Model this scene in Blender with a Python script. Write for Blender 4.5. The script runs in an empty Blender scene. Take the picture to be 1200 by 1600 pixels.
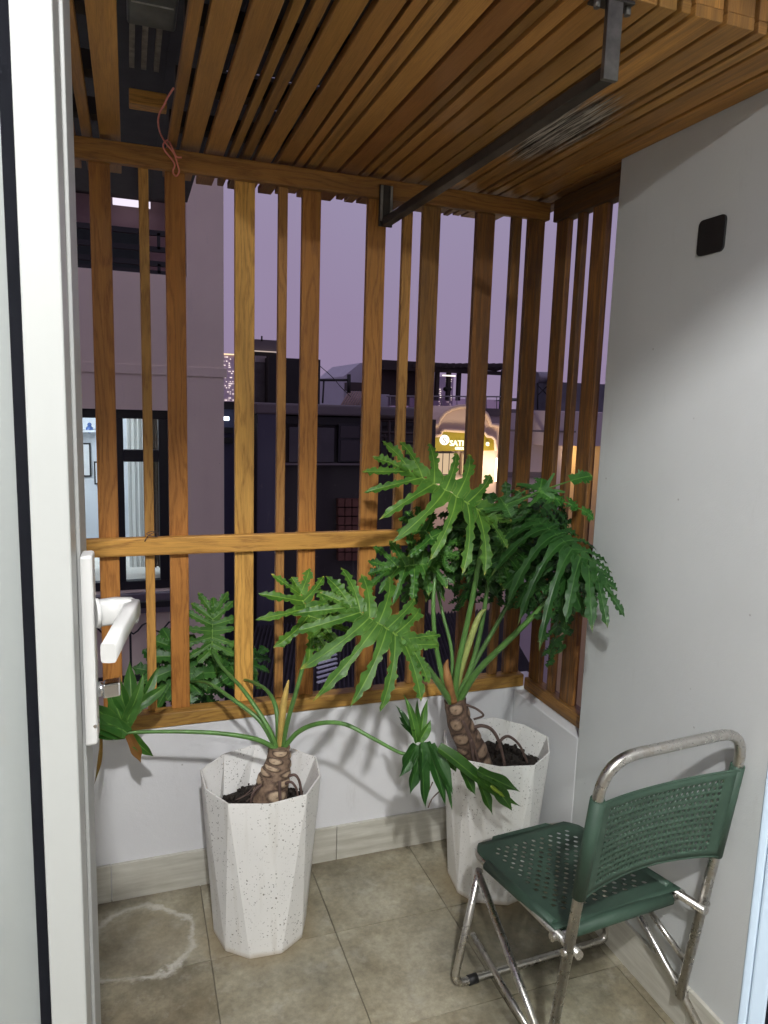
import bpy, bmesh, math, random
from mathutils import Vector, Matrix, noise
rnd = random.Random(7)
sc = bpy.context.scene
col = sc.collection

# ------------------------------------------------------------------ camera
F = 1117.17
RC = ((0.94255257, -0.33264016, 0.03074384), (-0.02027604, -0.14882834, -0.98865515), (0.33344196, 0.93123609, -0.14702316))
CAM = Vector((0, 0, 1.5))
cam = bpy.data.cameras.new('camera')
cam.sensor_fit = 'VERTICAL'; cam.sensor_height = 36.0; cam.lens = F / 1600 * 36.0
cam.clip_start = 0.02; cam.clip_end = 3000
camo = bpy.data.objects.new('camera', cam); col.objects.link(camo)
camo.matrix_world = Matrix(((RC[0][0], -RC[1][0], -RC[2][0], CAM.x), (RC[0][1], -RC[1][1], -RC[2][1], CAM.y), (RC[0][2], -RC[1][2], -RC[2][2], CAM.z), (0, 0, 0, 1)))
sc.camera = camo

# ------------------------------------------------------------------ sky, exposure
sc.view_settings.view_transform = 'Standard'; sc.view_settings.look = 'None'
sc.view_settings.exposure = 0.2; sc.view_settings.gamma = 1.0; sc.view_settings.use_curve_mapping = False
w = bpy.data.worlds.new('World'); sc.world = w; w.use_nodes = True
nt = w.node_tree; nt.nodes.clear()
wo = nt.nodes.new('ShaderNodeOutputWorld'); bg = nt.nodes.new('ShaderNodeBackground')
tc = nt.nodes.new('ShaderNodeTexCoord'); sx = nt.nodes.new('ShaderNodeSeparateXYZ'); rp = nt.nodes.new('ShaderNodeValToRGB')
nz = nt.nodes.new('ShaderNodeTexNoise'); ma = nt.nodes.new('ShaderNodeMath'); ma.operation = 'MULTIPLY_ADD'
nz.inputs['Scale'].default_value = 2.2; nz.inputs['Detail'].default_value = 3
nt.links.new(tc.outputs['Generated'], sx.inputs[0]); nt.links.new(tc.outputs['Generated'], nz.inputs['Vector'])
nt.links.new(nz.outputs['Fac'], ma.inputs[0]); ma.inputs[1].default_value = 0.42; nt.links.new(sx.outputs['Z'], ma.inputs[2])
nt.links.new(ma.outputs[0], rp.inputs[0]); nt.links.new(rp.outputs[0], bg.inputs['Color']); nt.links.new(bg.outputs[0], wo.inputs[0])
rp.color_ramp.elements[0].position = 0.16; rp.color_ramp.elements[0].color = (0.255, 0.190, 0.300, 1)   # city glow under low night cloud
rp.color_ramp.elements[1].position = 0.66; rp.color_ramp.elements[1].color = (0.285, 0.250, 0.375, 1)
bg.inputs['Strength'].default_value = 1.0

LAMP1 = (0.00, -0.66, 2.785, 255.0)      # x y z watts: lamp just inside the door
LAMP2 = (-0.55, -1.70, 2.72, 88.0)     # lamp deeper in the room

# ------------------------------------------------------------------ pixel -> world (1200x1600 photograph)
def ray(px, py):
    v = (px - 600, py - 800, F)
    return Vector((sum(RC[k][i] * v[k] for k in range(3)) for i in range(3)))
def at(px, py, y): r = ray(px, py); return CAM + r * (y / r.y)
def atx(px, py, x): r = ray(px, py); return CAM + r * (x / r.x)
def atz(px, py, z): r = ray(px, py); return CAM + r * ((z - CAM.z) / r.z)

# ------------------------------------------------------------------ materials
def newmat(name):
    m = bpy.data.materials.new(name); m.use_nodes = True
    nt = m.node_tree; nt.nodes.clear()
    out = nt.nodes.new('ShaderNodeOutputMaterial'); b = nt.nodes.new('ShaderNodeBsdfPrincipled')
    nt.links.new(b.outputs[0], out.inputs[0])
    return m, nt, b, out
def nd(nt, typ, **kw):
    n = nt.nodes.new('ShaderNode' + typ)
    for k, v in kw.items():
        if k.startswith('i_'):
            key = k[2:]; key = int(key) if key.isdigit() else key.replace('_', ' ')
            if hasattr(v, 'is_output') or isinstance(v, bpy.types.NodeSocket): nt.links.new(v, n.inputs[key])
            else: n.inputs[key].default_value = v
        else: setattr(n, k, v)
    return n
def ramp(nt, fac, stops):
    r = nt.nodes.new('ShaderNodeValToRGB'); nt.links.new(fac, r.inputs[0])
    e = r.color_ramp.elements
    while len(e) < len(stops): e.new(0.5)
    for i, (p, c) in enumerate(stops):
        e[i].position = p; e[i].color = (c, c, c, 1) if isinstance(c, (int, float)) else (*c, 1)
    return r.outputs[0]
def mix(nt, fac, a, b, blend='MIX'):
    n = nt.nodes.new('ShaderNodeMix'); n.data_type = 'RGBA'; n.blend_type = blend
    for key, v in ((0, fac), (6, a), (7, b)):
        if isinstance(v, bpy.types.NodeSocket): nt.links.new(v, n.inputs[key])
        elif key == 0: n.inputs[0].default_value = v
        else: n.inputs[key].default_value = (*v, 1)
    return n.outputs[2]
def bump(nt, b, h, s, d=0.002):
    n = nd(nt, 'Bump', i_Strength=s, i_Distance=d, i_Height=h); nt.links.new(n.outputs[0], b.inputs['Normal'])
def mth(nt, op, a, b=0.0, c=0.0):
    n = nt.nodes.new('ShaderNodeMath'); n.operation = op
    for i, v in enumerate((a, b, c)):
        if isinstance(v, bpy.types.NodeSocket): nt.links.new(v, n.inputs[i])
        else: n.inputs[i].default_value = v
    return n.outputs[0]
def plain(name, c, rough=0.6, var=0.12, scale=6.0, metal=0.0, bmp=0.15, spec=0.5):
    m, nt, b, _ = newmat(name)
    tc = nd(nt, 'TexCoord'); n = nd(nt, 'TexNoise', i_Vector=tc.outputs['Object'], i_Scale=scale, i_Detail=6.0, i_Roughness=0.6)
    f = ramp(nt, n.outputs['Fac'], [(0.3, 1 - var), (0.7, 1 + var * 0.5)])
    nt.links.new(mix(nt, 1.0, c, f, 'MULTIPLY'), b.inputs['Base Color'])
    b.inputs['Roughness'].default_value = rough; b.inputs['Metallic'].default_value = metal
    b.inputs['Specular IOR Level'].default_value = spec
    if bmp: bump(nt, b, n.outputs['Fac'], bmp)
    return m
def emis(name, c, s):
    m = bpy.data.materials.new(name); m.use_nodes = True; nt = m.node_tree; nt.nodes.clear()
    o = nt.nodes.new('ShaderNodeOutputMaterial'); e = nt.nodes.new('ShaderNodeEmission')
    e.inputs[0].default_value = (*c, 1); e.inputs[1].default_value = s; nt.links.new(e.outputs[0], o.inputs[0])
    return m
def glass(name, tint=(0.92, 0.96, 0.95), refl=1.0):
    m = bpy.data.materials.new(name); m.use_nodes = True; nt = m.node_tree; nt.nodes.clear()
    o = nt.nodes.new('ShaderNodeOutputMaterial'); t = nd(nt, 'BsdfTransparent', i_Color=(*tint, 1)); g = nd(nt, 'BsdfGlossy', i_Roughness=0.02)
    fr = nd(nt, 'Fresnel', i_IOR=1.5); k = mth(nt, 'MULTIPLY', mth(nt, 'MULTIPLY', fr.outputs[0], refl), mth(nt, 'SUBTRACT', 1.0, nd(nt, 'NewGeometry').outputs['Backfacing']))
    mx = nd(nt, 'MixShader'); nt.links.new(k, mx.inputs[0]); nt.links.new(t.outputs[0], mx.inputs[1]); nt.links.new(g.outputs[0], mx.inputs[2])
    nt.links.new(mx.outputs[0], o.inputs[0]); return m

def wood_mat():
    m, nt, b, _ = newmat('oak_wood')
    oi = nd(nt, 'ObjectInfo'); uv = nd(nt, 'UVMap'); uv.uv_map = 'UVMap'
    s = nd(nt, 'SeparateXYZ', i_0=uv.outputs[0])
    u, v = s.outputs[0], s.outputs[1]; r = oi.outputs['Random']
    ro = mth(nt, 'MULTIPLY', r, 53.0)
    def vec(ku, kv, kz):
        c = nd(nt, 'CombineXYZ', i_0=mth(nt, 'MULTIPLY', u, ku), i_1=mth(nt, 'MULTIPLY_ADD', v, kv, ro), i_2=mth(nt, 'MULTIPLY', r, kz)); return c.outputs[0]
    fine = nd(nt, 'TexNoise', i_Vector=vec(14, 420, 9), i_Scale=1.0, i_Detail=5.0, i_Roughness=0.65).outputs['Fac']
    wob = nd(nt, 'TexNoise', i_Vector=vec(2.6, 16, 31), i_Scale=1.0, i_Detail=2.0).outputs['Fac']
    rings = mth(nt, 'SINE', mth(nt, 'MULTIPLY_ADD', wob, 46.0, mth(nt, 'MULTIPLY', v, 260.0)))
    rings = mth(nt, 'MULTIPLY_ADD', rings, 0.5, 0.5)
    fib = nd(nt, 'TexNoise', i_Vector=vec(40, 900, 3), i_Scale=1.0, i_Detail=2.0).outputs['Fac']
    rg = mth(nt, 'MULTIPLY', ramp(nt, rings, [(0.45, 0.0), (0.95, 1.0)]), ramp(nt, fib, [(0.35, 0.0), (0.6, 1.0)]))
    broad = nd(nt, 'TexNoise', i_Vector=vec(1.6, 9, 17), i_Scale=1.0, i_Detail=4.0).outputs['Fac']
    light, dark = (0.63, 0.325, 0.086), (0.26, 0.105, 0.026)
    ag = nd(nt, 'Attribute'); ag.attribute_type = 'OBJECT'; ag.attribute_name = 'smooth_grain'
    gk = mth(nt, 'SUBTRACT', 1.0, ag.outputs['Fac'])
    c = mix(nt, mth(nt, 'MULTIPLY', mth(nt, 'MULTIPLY', rg, 0.72), gk), light, dark)
    c = mix(nt, mth(nt, 'MULTIPLY', ramp(nt, fine, [(0.38, 0.0), (0.62, 1.0)]), 0.35), c, (0.34, 0.150, 0.036))
    pore = nd(nt, 'TexNoise', i_Vector=vec(9, 1300, 21), i_Scale=1.0, i_Detail=3.0, i_Roughness=.7).outputs['Fac']
    c = mix(nt, mth(nt, 'MULTIPLY', ramp(nt, pore, [(0.56, 0.0), (0.66, 1.0)]), .55), c, (0.15, 0.062, 0.018))
    c = mix(nt, 1.0, c, ramp(nt, broad, [(0.25, 0.66), (0.75, 1.18)]), 'MULTIPLY')
    c = mix(nt, 1.0, c, oi.outputs['Color'], 'MULTIPLY')
    at_ = nd(nt, 'Attribute'); at_.attribute_type = 'OBJECT'; at_.attribute_name = 'weather'
    wn = nd(nt, 'TexNoise', i_Vector=vec(3.5, 60, 5), i_Scale=1.0, i_Detail=8.0, i_Roughness=0.7).outputs['Fac']
    wm = mth(nt, 'MULTIPLY', ramp(nt, wn, [(0.42, 0.0), (0.58, 1.0)]), at_.outputs['Fac'])
    c = mix(nt, wm, c, (0.055, 0.040, 0.030))
    wn2 = nd(nt, 'TexNoise', i_Vector=vec(7, 190, 8), i_Scale=1.0, i_Detail=6.0, i_Roughness=0.7).outputs['Fac']
    geo = nd(nt, 'NewGeometry'); ps = nd(nt, 'SeparateXYZ', i_0=geo.outputs['Position'])
    # worn, bleached patch on the ceiling planks
    dx = mth(nt, 'MULTIPLY', mth(nt, 'SUBTRACT', ps.outputs[0], 0.995), 6.8); dy = mth(nt, 'MULTIPLY', mth(nt, 'SUBTRACT', ps.outputs[1], 1.62), 3.0)
    dz = mth(nt, 'MULTIPLY', mth(nt, 'SUBTRACT', ps.outputs[2], 2.172), 9.0)
    dd = mth(nt, 'SQRT', mth(nt, 'ADD', mth(nt, 'ADD', mth(nt, 'MULTIPLY', dx, dx), mth(nt, 'MULTIPLY', dy, dy)), mth(nt, 'MULTIPLY', dz, dz)))
    pn = nd(nt, 'TexNoise', i_Vector=vec(9, 120, 2), i_Scale=1.0, i_Detail=7.0, i_Roughness=0.75).outputs['Fac']
    pm = ramp(nt, mth(nt, 'MULTIPLY_ADD', pn, 1.7, dd), [(0.0, 1.0), (0.98, 1.0), (1.0, 0.0)])
    pm = ramp(nt, mth(nt, 'SUBTRACT', mth(nt, 'MULTIPLY_ADD', pn, -1.5, 1.45), dd), [(0.0, 0.0), (0.25, 1.0)])
    c = mix(nt, pm, c, mix(nt, ramp(nt, wn2, [(0.47, 0.0), (0.56, 1.0)]), (0.05, 0.035, 0.022), (0.55, 0.51, 0.44)))
    nt.links.new(c, b.inputs['Base Color'])
    b.inputs['Roughness'].default_value = 0.52; b.inputs['Specular IOR Level'].default_value = 0.35
    h = mth(nt, 'ADD', mth(nt, 'MULTIPLY', mth(nt, 'MULTIPLY', rg, gk), -0.5), mth(nt, 'MULTIPLY', fine, 0.6))
    bump(nt, b, h, 0.35, 0.0015)
    return m
WOOD = wood_mat()

def wall_mat(name, c, stain=0.25):
    m, nt, b, _ = newmat(name)
    g = nd(nt, 'NewGeometry').outputs['Position']
    n1 = nd(nt, 'TexNoise', i_Vector=g, i_Scale=1.7, i_Detail=5.0, i_Roughness=0.55).outputs['Fac']
    n2 = nd(nt, 'TexNoise', i_Vector=g, i_Scale=60.0, i_Detail=3.0).outputs['Fac']
    n3 = nd(nt, 'TexNoise', i_Vector=g, i_Scale=9.0, i_Detail=9.0, i_Roughness=0.75).outputs['Fac']
    cc = mix(nt, 1.0, c, ramp(nt, n1, [(0.3, 0.93), (0.7, 1.03)]), 'MULTIPLY')
    cc = mix(nt, mth(nt, 'MULTIPLY', ramp(nt, n3, [(0.63, 0.0), (0.74, 1.0)]), stain), cc, (0.42, 0.40, 0.36))
    mp = nd(nt, 'Mapping', i_Vector=g); mp.inputs['Scale'].default_value = (3, 3, .5); mp.inputs['Rotation'].default_value = (.5, .2, 0)
    sf = nd(nt, 'TexNoise', i_Vector=mp.outputs[0], i_Scale=5.0, i_Detail=8.0, i_Roughness=.8).outputs['Fac']
    cc = mix(nt, mth(nt, 'MULTIPLY', ramp(nt, sf, [(0.60, 0.0), (0.70, 1.0)]), .16), cc, (0.36, 0.34, 0.31))
    vo = nd(nt, 'TexVoronoi', i_Vector=g, i_Scale=9.0).outputs['Distance']
    cc = mix(nt, mth(nt, 'MULTIPLY', ramp(nt, vo, [(0.018, 1.0), (0.03, 0.0)]), 0.5), cc, (0.2, 0.18, 0.17))
    nt.links.new(cc, b.inputs['Base Color']); b.inputs['Roughness'].default_value = 0.62
    n5 = nd(nt, 'TexNoise', i_Vector=g, i_Scale=320.0, i_Detail=2.0).outputs['Fac']
    bump(nt, b, mth(nt, 'ADD', mth(nt, 'MULTIPLY', n2, 0.35), mth(nt, 'MULTIPLY_ADD', n5, .22, n1)), 0.35, 0.004)
    return m
WALL = wall_mat('white_wall_paint', (0.70, 0.70, 0.715))
WALLR = wall_mat('grey_wall_paint', (0.57, 0.585, 0.585), 0.1)
ROOMW = plain('room_paint', (0.36, 0.355, 0.335), 0.7, 0.03, 2.0)
ROOMF = plain('room_floor_tile', (0.24, 0.21, 0.17), 0.4, 0.08, 2.0)

def tile_mat():
    m, nt, b, _ = newmat('stone_tile')
    g = nd(nt, 'NewGeometry').outputs['Position']; oi = nd(nt, 'ObjectInfo')
    off = nd(nt, 'VectorMath', operation='ADD', i_0=g); cx = nd(nt, 'CombineXYZ', i_2=mth(nt, 'MULTIPLY', oi.outputs['Random'], 9.0)); nt.links.new(cx.outputs[0], off.inputs[1])
    p = off.outputs[0]
    n1 = nd(nt, 'TexNoise', i_Vector=p, i_Scale=3.2, i_Detail=7.0, i_Roughness=0.62).outputs['Fac']
    n2 = nd(nt, 'TexNoise', i_Vector=p, i_Scale=55.0, i_Detail=6.0, i_Roughness=0.7).outputs['Fac']
    n3 = nd(nt, 'TexNoise', i_Vector=g, i_Scale=11.0, i_Detail=9.0, i_Roughness=0.7).outputs['Fac']
    c = ramp(nt, n1, [(0.28, (0.140, 0.110, 0.064)), (0.5, (0.280, 0.250, 0.172)), (0.72, (0.430, 0.400, 0.305))])
    c = mix(nt, 1.0, c, ramp(nt, n2, [(0.3, 0.72), (0.7, 1.2)]), 'MULTIPLY')
    nb = nd(nt, 'TexNoise', i_Vector=g, i_Scale=2.3, i_Detail=6.0, i_Roughness=.6, i_Distortion=.6).outputs['Fac']
    c = mix(nt, 1.0, c, ramp(nt, nb, [(0.34, 0.62), (0.52, 1.0), (0.68, 1.16)]), 'MULTIPLY')
    c = mix(nt, mth(nt, 'MULTIPLY', ramp(nt, n3, [(0.54, 0.0), (0.68, 1.0)]), 0.40), c, (0.46, 0.445, 0.385))
    ps = nd(nt, 'SeparateXYZ', i_0=g); x, y = ps.outputs[0], ps.outputs[1]
    # limescale ring left by a pot that stood there, and darker brown tone along the wall and round the pots
    n4 = nd(nt, 'TexNoise', i_Vector=g, i_Scale=7.0, i_Detail=6.0, i_Roughness=0.65).outputs['Fac']
    def dist(cx_, cy_, sy=1.0):
        a = mth(nt, 'SUBTRACT', x, cx_); d = mth(nt, 'MULTIPLY', mth(nt, 'SUBTRACT', y, cy_), sy)
        return mth(nt, 'SQRT', mth(nt, 'ADD', mth(nt, 'MULTIPLY', a, a), mth(nt, 'MULTIPLY', d, d)))
    rw = mth(nt, 'MULTIPLY_ADD', mth(nt, 'SUBTRACT', n4, 0.5), 0.11, dist(0.003, 1.905))
    rr = mth(nt, 'ABSOLUTE', mth(nt, 'SUBTRACT', rw, 0.142))
    ringm = mth(nt, 'MULTIPLY', ramp(nt, rr, [(0.002, 1.0), (0.012, 0.0)]), ramp(nt, n3, [(0.36, 0.25), (0.54, 1.0)]))
    c = mix(nt, mth(nt, 'MULTIPLY', ringm, 0.8), c, (0.62, 0.60, 0.54))
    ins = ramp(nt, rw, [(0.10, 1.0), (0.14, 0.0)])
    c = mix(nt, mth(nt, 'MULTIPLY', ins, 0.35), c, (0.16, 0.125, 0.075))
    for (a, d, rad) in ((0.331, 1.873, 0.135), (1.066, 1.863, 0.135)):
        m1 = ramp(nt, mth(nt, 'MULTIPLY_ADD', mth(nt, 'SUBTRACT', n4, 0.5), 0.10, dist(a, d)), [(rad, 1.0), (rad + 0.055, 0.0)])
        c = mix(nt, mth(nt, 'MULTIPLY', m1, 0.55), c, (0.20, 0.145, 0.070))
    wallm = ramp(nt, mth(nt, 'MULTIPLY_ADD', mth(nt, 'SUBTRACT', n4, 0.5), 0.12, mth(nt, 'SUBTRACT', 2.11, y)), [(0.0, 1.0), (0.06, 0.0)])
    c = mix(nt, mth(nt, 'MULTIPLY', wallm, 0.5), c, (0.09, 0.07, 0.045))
    nt.links.new(c, b.inputs['Base Color'])
    nt.links.new(ramp(nt, n3, [(0.3, 0.42), (0.7, 0.62)]), b.inputs['Roughness'])
    bump(nt, b, mth(nt, 'ADD', n1, mth(nt, 'MULTIPLY', n2, 0.4)), 0.3, 0.003)
    return m
TILE = tile_mat()
GROUT = plain('grout', (0.15, 0.13, 0.095), 0.9, 0.3, 20)
def skirt_mat():
    m, nt, b, _ = newmat('skirting_tile')
    g = nd(nt, 'NewGeometry').outputs['Position']
    mp = nd(nt, 'Mapping', i_Vector=g); mp.inputs['Scale'].default_value = (2.5, 2.5, 26)
    n = nd(nt, 'TexNoise', i_Vector=mp.outputs[0], i_Scale=2.0, i_Detail=7.0, i_Roughness=0.65).outputs['Fac']
    n3 = nd(nt, 'TexNoise', i_Vector=g, i_Scale=6.0, i_Detail=7.0).outputs['Fac']
    c = ramp(nt, n, [(0.3, (0.40, 0.38, 0.32)), (0.7, (0.60, 0.585, 0.52))])
    c = mix(nt, mth(nt, 'MULTIPLY', ramp(nt, n3, [(0.5, 0.0), (0.68, 1.0)]), 0.35), c, (0.34, 0.31, 0.25))
    nt.links.new(c, b.inputs['Base Color']); b.inputs['Roughness'].default_value = 0.5
    bump(nt, b, n, 0.2); return m
SKIRT = skirt_mat()
def pot_mat():
    m, nt, b, _ = newmat('speckled_pot')
    g = nd(nt, 'TexCoord').outputs['Object']
    n1 = nd(nt, 'TexNoise', i_Vector=g, i_Scale=4.0, i_Detail=5.0).outputs['Fac']
    n0 = nd(nt, 'TexNoise', i_Vector=g, i_Scale=9.0, i_Detail=3.0).outputs['Fac']
    c = mix(nt, 1.0, (0.80, 0.79, 0.765), ramp(nt, n1, [(0.3, 0.92), (0.7, 1.02)]), 'MULTIPLY')
    for sc_, th in ((88.0, 0.16), (160.0, 0.20), (46.0, 0.08)):
        wn = nd(nt, 'TexNoise', i_Vector=g, i_Scale=sc_ * 1.3, i_Detail=1.0)
        ad = nd(nt, 'VectorMath', operation='MULTIPLY_ADD', i_0=wn.outputs['Color'], i_2=g); ad.inputs[1].default_value = (0.008, 0.008, 0.008)
        v = nd(nt, 'TexVoronoi', i_Vector=ad.outputs[0], i_Scale=sc_)
        sel = ramp(nt, nd(nt, 'SeparateXYZ', i_0=v.outputs['Color']).outputs[0], [(0.62, 0.0), (0.66, 1.0)])
        sp = mth(nt, 'MULTIPLY', mth(nt, 'MULTIPLY', ramp(nt, v.outputs['Distance'], [(th, 1.0), (th + 0.06, 0.0)]), sel), ramp(nt, n0, [(0.4, 0.25), (0.6, 1.0)]))
        c = mix(nt, mth(nt, 'MULTIPLY', sp, .95), c, (0.15, 0.135, 0.115))
    z = nd(nt, 'SeparateXYZ', i_0=g).outputs[2]
    mps = nd(nt, 'Mapping', i_Vector=g); mps.inputs['Scale'].default_value = (30, 30, 2.2)
    stk = nd(nt, 'TexNoise', i_Vector=mps.outputs[0], i_Scale=1.0, i_Detail=4.0).outputs['Fac']
    c = mix(nt, mth(nt, 'MULTIPLY', ramp(nt, stk, [(0.55, 0.0), (0.72, 1.0)]), .28), c, (0.42, 0.38, 0.30))
    c = mix(nt, mth(nt, 'MULTIPLY', ramp(nt, mth(nt, 'MULTIPLY_ADD', n0, 0.02, z), [(0.008, 1.0), (0.028, 0.0)]), 0.7), c, (0.36, 0.27, 0.14))
    nt.links.new(c, b.inputs['Base Color']); b.inputs['Roughness'].default_value = 0.5; bump(nt, b, n0, 0.12); return m
POT = pot_mat()
def leaf_mat():
    m, nt, b, out = newmat('leaf_green')
    uv = nd(nt, 'UVMap'); uv.uv_map = 'UVMap'; s = nd(nt, 'SeparateXYZ', i_0=uv.outputs[0]); oi = nd(nt, 'ObjectInfo')
    au = mth(nt, 'ABSOLUTE', s.outputs[0]); t = s.outputs[1]
    g = nd(nt, 'TexCoord').outputs['Object']
    n = nd(nt, 'TexNoise', i_Vector=g, i_Scale=22.0, i_Detail=4.0).outputs['Fac']
    c = ramp(nt, n, [(0.3, (0.030, 0.100, 0.016)), (0.7, (0.074, 0.182, 0.027))])
    c = mix(nt, ramp(nt, au, [(0.04, 0.65), (0.11, 0.0)]), c, (0.20, 0.34, 0.065))
    # yellow scorched lobe tips
    ey = mth(nt, 'MULTIPLY', ramp(nt, t, [(0.90, 0.0), (0.99, 1.0)]), ramp(nt, n, [(0.45, 0.0), (0.58, 1.0)]))
    c = mix(nt, mth(nt, 'MULTIPLY', ey, 0.8), c, (0.50, 0.42, 0.08))
    c = mix(nt, mth(nt, 'MULTIPLY', ramp(nt, au, [(0.88, 0.0), (1.0, 1.0)]), 0.35), c, (0.22, 0.32, 0.06))
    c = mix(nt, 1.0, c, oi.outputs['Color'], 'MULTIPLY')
    at_ = nd(nt, 'Attribute'); at_.attribute_type = 'OBJECT'; at_.attribute_name = 'dry'
    c = mix(nt, mth(nt, 'MULTIPLY', at_.outputs['Fac'], ramp(nt, n, [(0.3, 0.6), (0.6, 1.0)])), c, (0.24, 0.10, 0.030))
    nt.links.new(c, b.inputs['Base Color']); nt.links.new(ramp(nt, n, [(0.3, 0.36), (0.7, 0.55)]), b.inputs['Roughness']); b.inputs['Specular IOR Level'].default_value = 0.35
    ht = mth(nt, 'MULTIPLY', ramp(nt, au, [(0.0, 0.0), (0.3, 1.0)]), 1.0); bump(nt, b, mth(nt, 'ADD', ht, mth(nt, 'MULTIPLY', n, 0.4)), 0.3, 0.003)
    tr = nd(nt, 'BsdfTranslucent'); nt.links.new(c, tr.inputs['Color'])
    mx = nd(nt, 'MixShader'); mx.inputs[0].default_value = 0.2; nt.links.new(b.outputs[0], mx.inputs[1]); nt.links.new(tr.outputs[0], mx.inputs[2]); nt.links.new(mx.outputs[0], out.inputs[0])
    return m
LEAF = leaf_mat()
PETIOLE = plain('petiole_green', (0.095, 0.215, 0.050), 0.4, 0.25, 30)
SPEAR = plain('new_leaf_sheath', (0.52, 0.36, 0.10), 0.5, 0.3, 30)
SPEARG = plain('new_leaf_green', (0.34, 0.40, 0.12), 0.45, 0.3, 30)
DRY = plain('dry_leaf', (0.27, 0.125, 0.040), 0.7, 0.4, 40)
ROOT = plain('aerial_root', (0.10, 0.062, 0.050), 0.65, 0.35, 60)
SOIL = plain('potting_soil', (0.020, 0.014, 0.010), 0.95, 0.5, 60, bmp=0.8)
def trunk_mat():
    m, nt, b, _ = newmat('scarred_trunk')
    a = nd(nt, 'Attribute'); a.attribute_name = 'scar'; a2 = nd(nt, 'Attribute'); a2.attribute_name = 'rim'
    g = nd(nt, 'TexCoord').outputs['Object']; n = nd(nt, 'TexNoise', i_Vector=g, i_Scale=70.0, i_Detail=6.0, i_Roughness=0.7).outputs['Fac']
    c = ramp(nt, n, [(0.3, (0.085, 0.050, 0.034)), (0.7, (0.30, 0.205, 0.135))])
    c = mix(nt, a.outputs['Fac'], c, ramp(nt, n, [(0.3, (0.32, 0.22, 0.135)), (0.7, (0.54, 0.42, 0.29))]))
    c = mix(nt, a2.outputs['Fac'], c, (0.035, 0.018, 0.012))
    oi = nd(nt, 'ObjectInfo'); c = mix(nt, 1.0, c, oi.outputs['Color'], 'MULTIPLY')
    nt.links.new(c, b.inputs['Base Color']); b.inputs['Roughness'].default_value = 0.75; bump(nt, b, n, 0.6, 0.003); return m
TRUNK = trunk_mat()
def steel_mat():
    m, nt, b, _ = newmat('chair_steel')
    g = nd(nt, 'TexCoord').outputs['Object']; n = nd(nt, 'TexNoise', i_Vector=g, i_Scale=35.0, i_Detail=8.0, i_Roughness=0.75).outputs['Fac']
    nt.links.new(ramp(nt, n, [(0.33, (0.42, 0.37, 0.31)), (0.46, (0.56, 0.54, 0.51))]), b.inputs['Base Color'])
    b.inputs['Metallic'].default_value = 1.0; nt.links.new(ramp(nt, n, [(0.3, 0.42), (0.6, 0.24)]), b.inputs['Roughness']); bump(nt, b, n, 0.05); return m
STEEL = steel_mat()
GREENP = plain('green_plastic', (0.036, 0.074, 0.050), 0.62, 0.18, 14, bmp=0.08)
BLACKP = plain('black_plastic', (0.012, 0.012, 0.013), 0.5, 0.2, 20)
DARKST = plain('dark_painted_steel', (0.050, 0.042, 0.034), 0.5, 0.5, 18, metal=0.35)
GALV = plain('worn_steel', (0.24, 0.23, 0.21), 0.45, 0.4, 25, metal=0.8)
WHITEM = plain('white_powder_coat', (0.40, 0.41, 0.395), 0.38, 0.02, 3, bmp=0.0)
WHITEH = plain('white_handle_plastic', (0.52, 0.52, 0.505), 0.3, 0.02, 3, bmp=0.0)
GREYM = plain('grey_aluminium', (0.30, 0.305, 0.295), 0.42, 0.03, 3, bmp=0.0)
BLUEM = plain('cool_lit_frame', (0.36, 0.44, 0.52), 0.4, 0.03, 3, bmp=0.0)  # cooler light on the white frame is put into this blue
RUBBER = plain('black_rubber', (0.006, 0.0065, 0.009), 0.9, 0.1, 8, bmp=0.0, spec=0.08)
CHROME = plain('chrome', (0.75, 0.75, 0.76), 0.12, 0.03, 8, metal=1.0, bmp=0.0)
GLASS = glass('door_glass', (.95, .97, .96), refl=1.5)
def painted_refl_glass():
    m = glass('painted_reflection_glass', (.93, .96, .94), 1.6); nt = m.node_tree; o = nt.nodes['Material Output']; src = o.inputs[0].links[0].from_socket
    d = nd(nt, 'BsdfDiffuse', i_Color=(.42, .44, .43, 1)); mx = nd(nt, 'MixShader'); mx.inputs[0].default_value = .55  # flat grey diffuse mix stands in for the lit room's reflection
    nt.links.new(src, mx.inputs[1]); nt.links.new(d.outputs[0], mx.inputs[2]); nt.links.new(mx.outputs[0], o.inputs[0]); return m
GREYREFL = painted_refl_glass()
CORD = plain('pink_cord', (0.78, 0.26, 0.19), 0.5, 0.2, 60)
WIRE = plain('brown_wire', (0.10, 0.06, 0.05), 0.5, 0.2, 60)
DARKW = plain('dark_timber', (0.035, 0.026, 0.020), 0.8, 0.4, 10)

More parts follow.
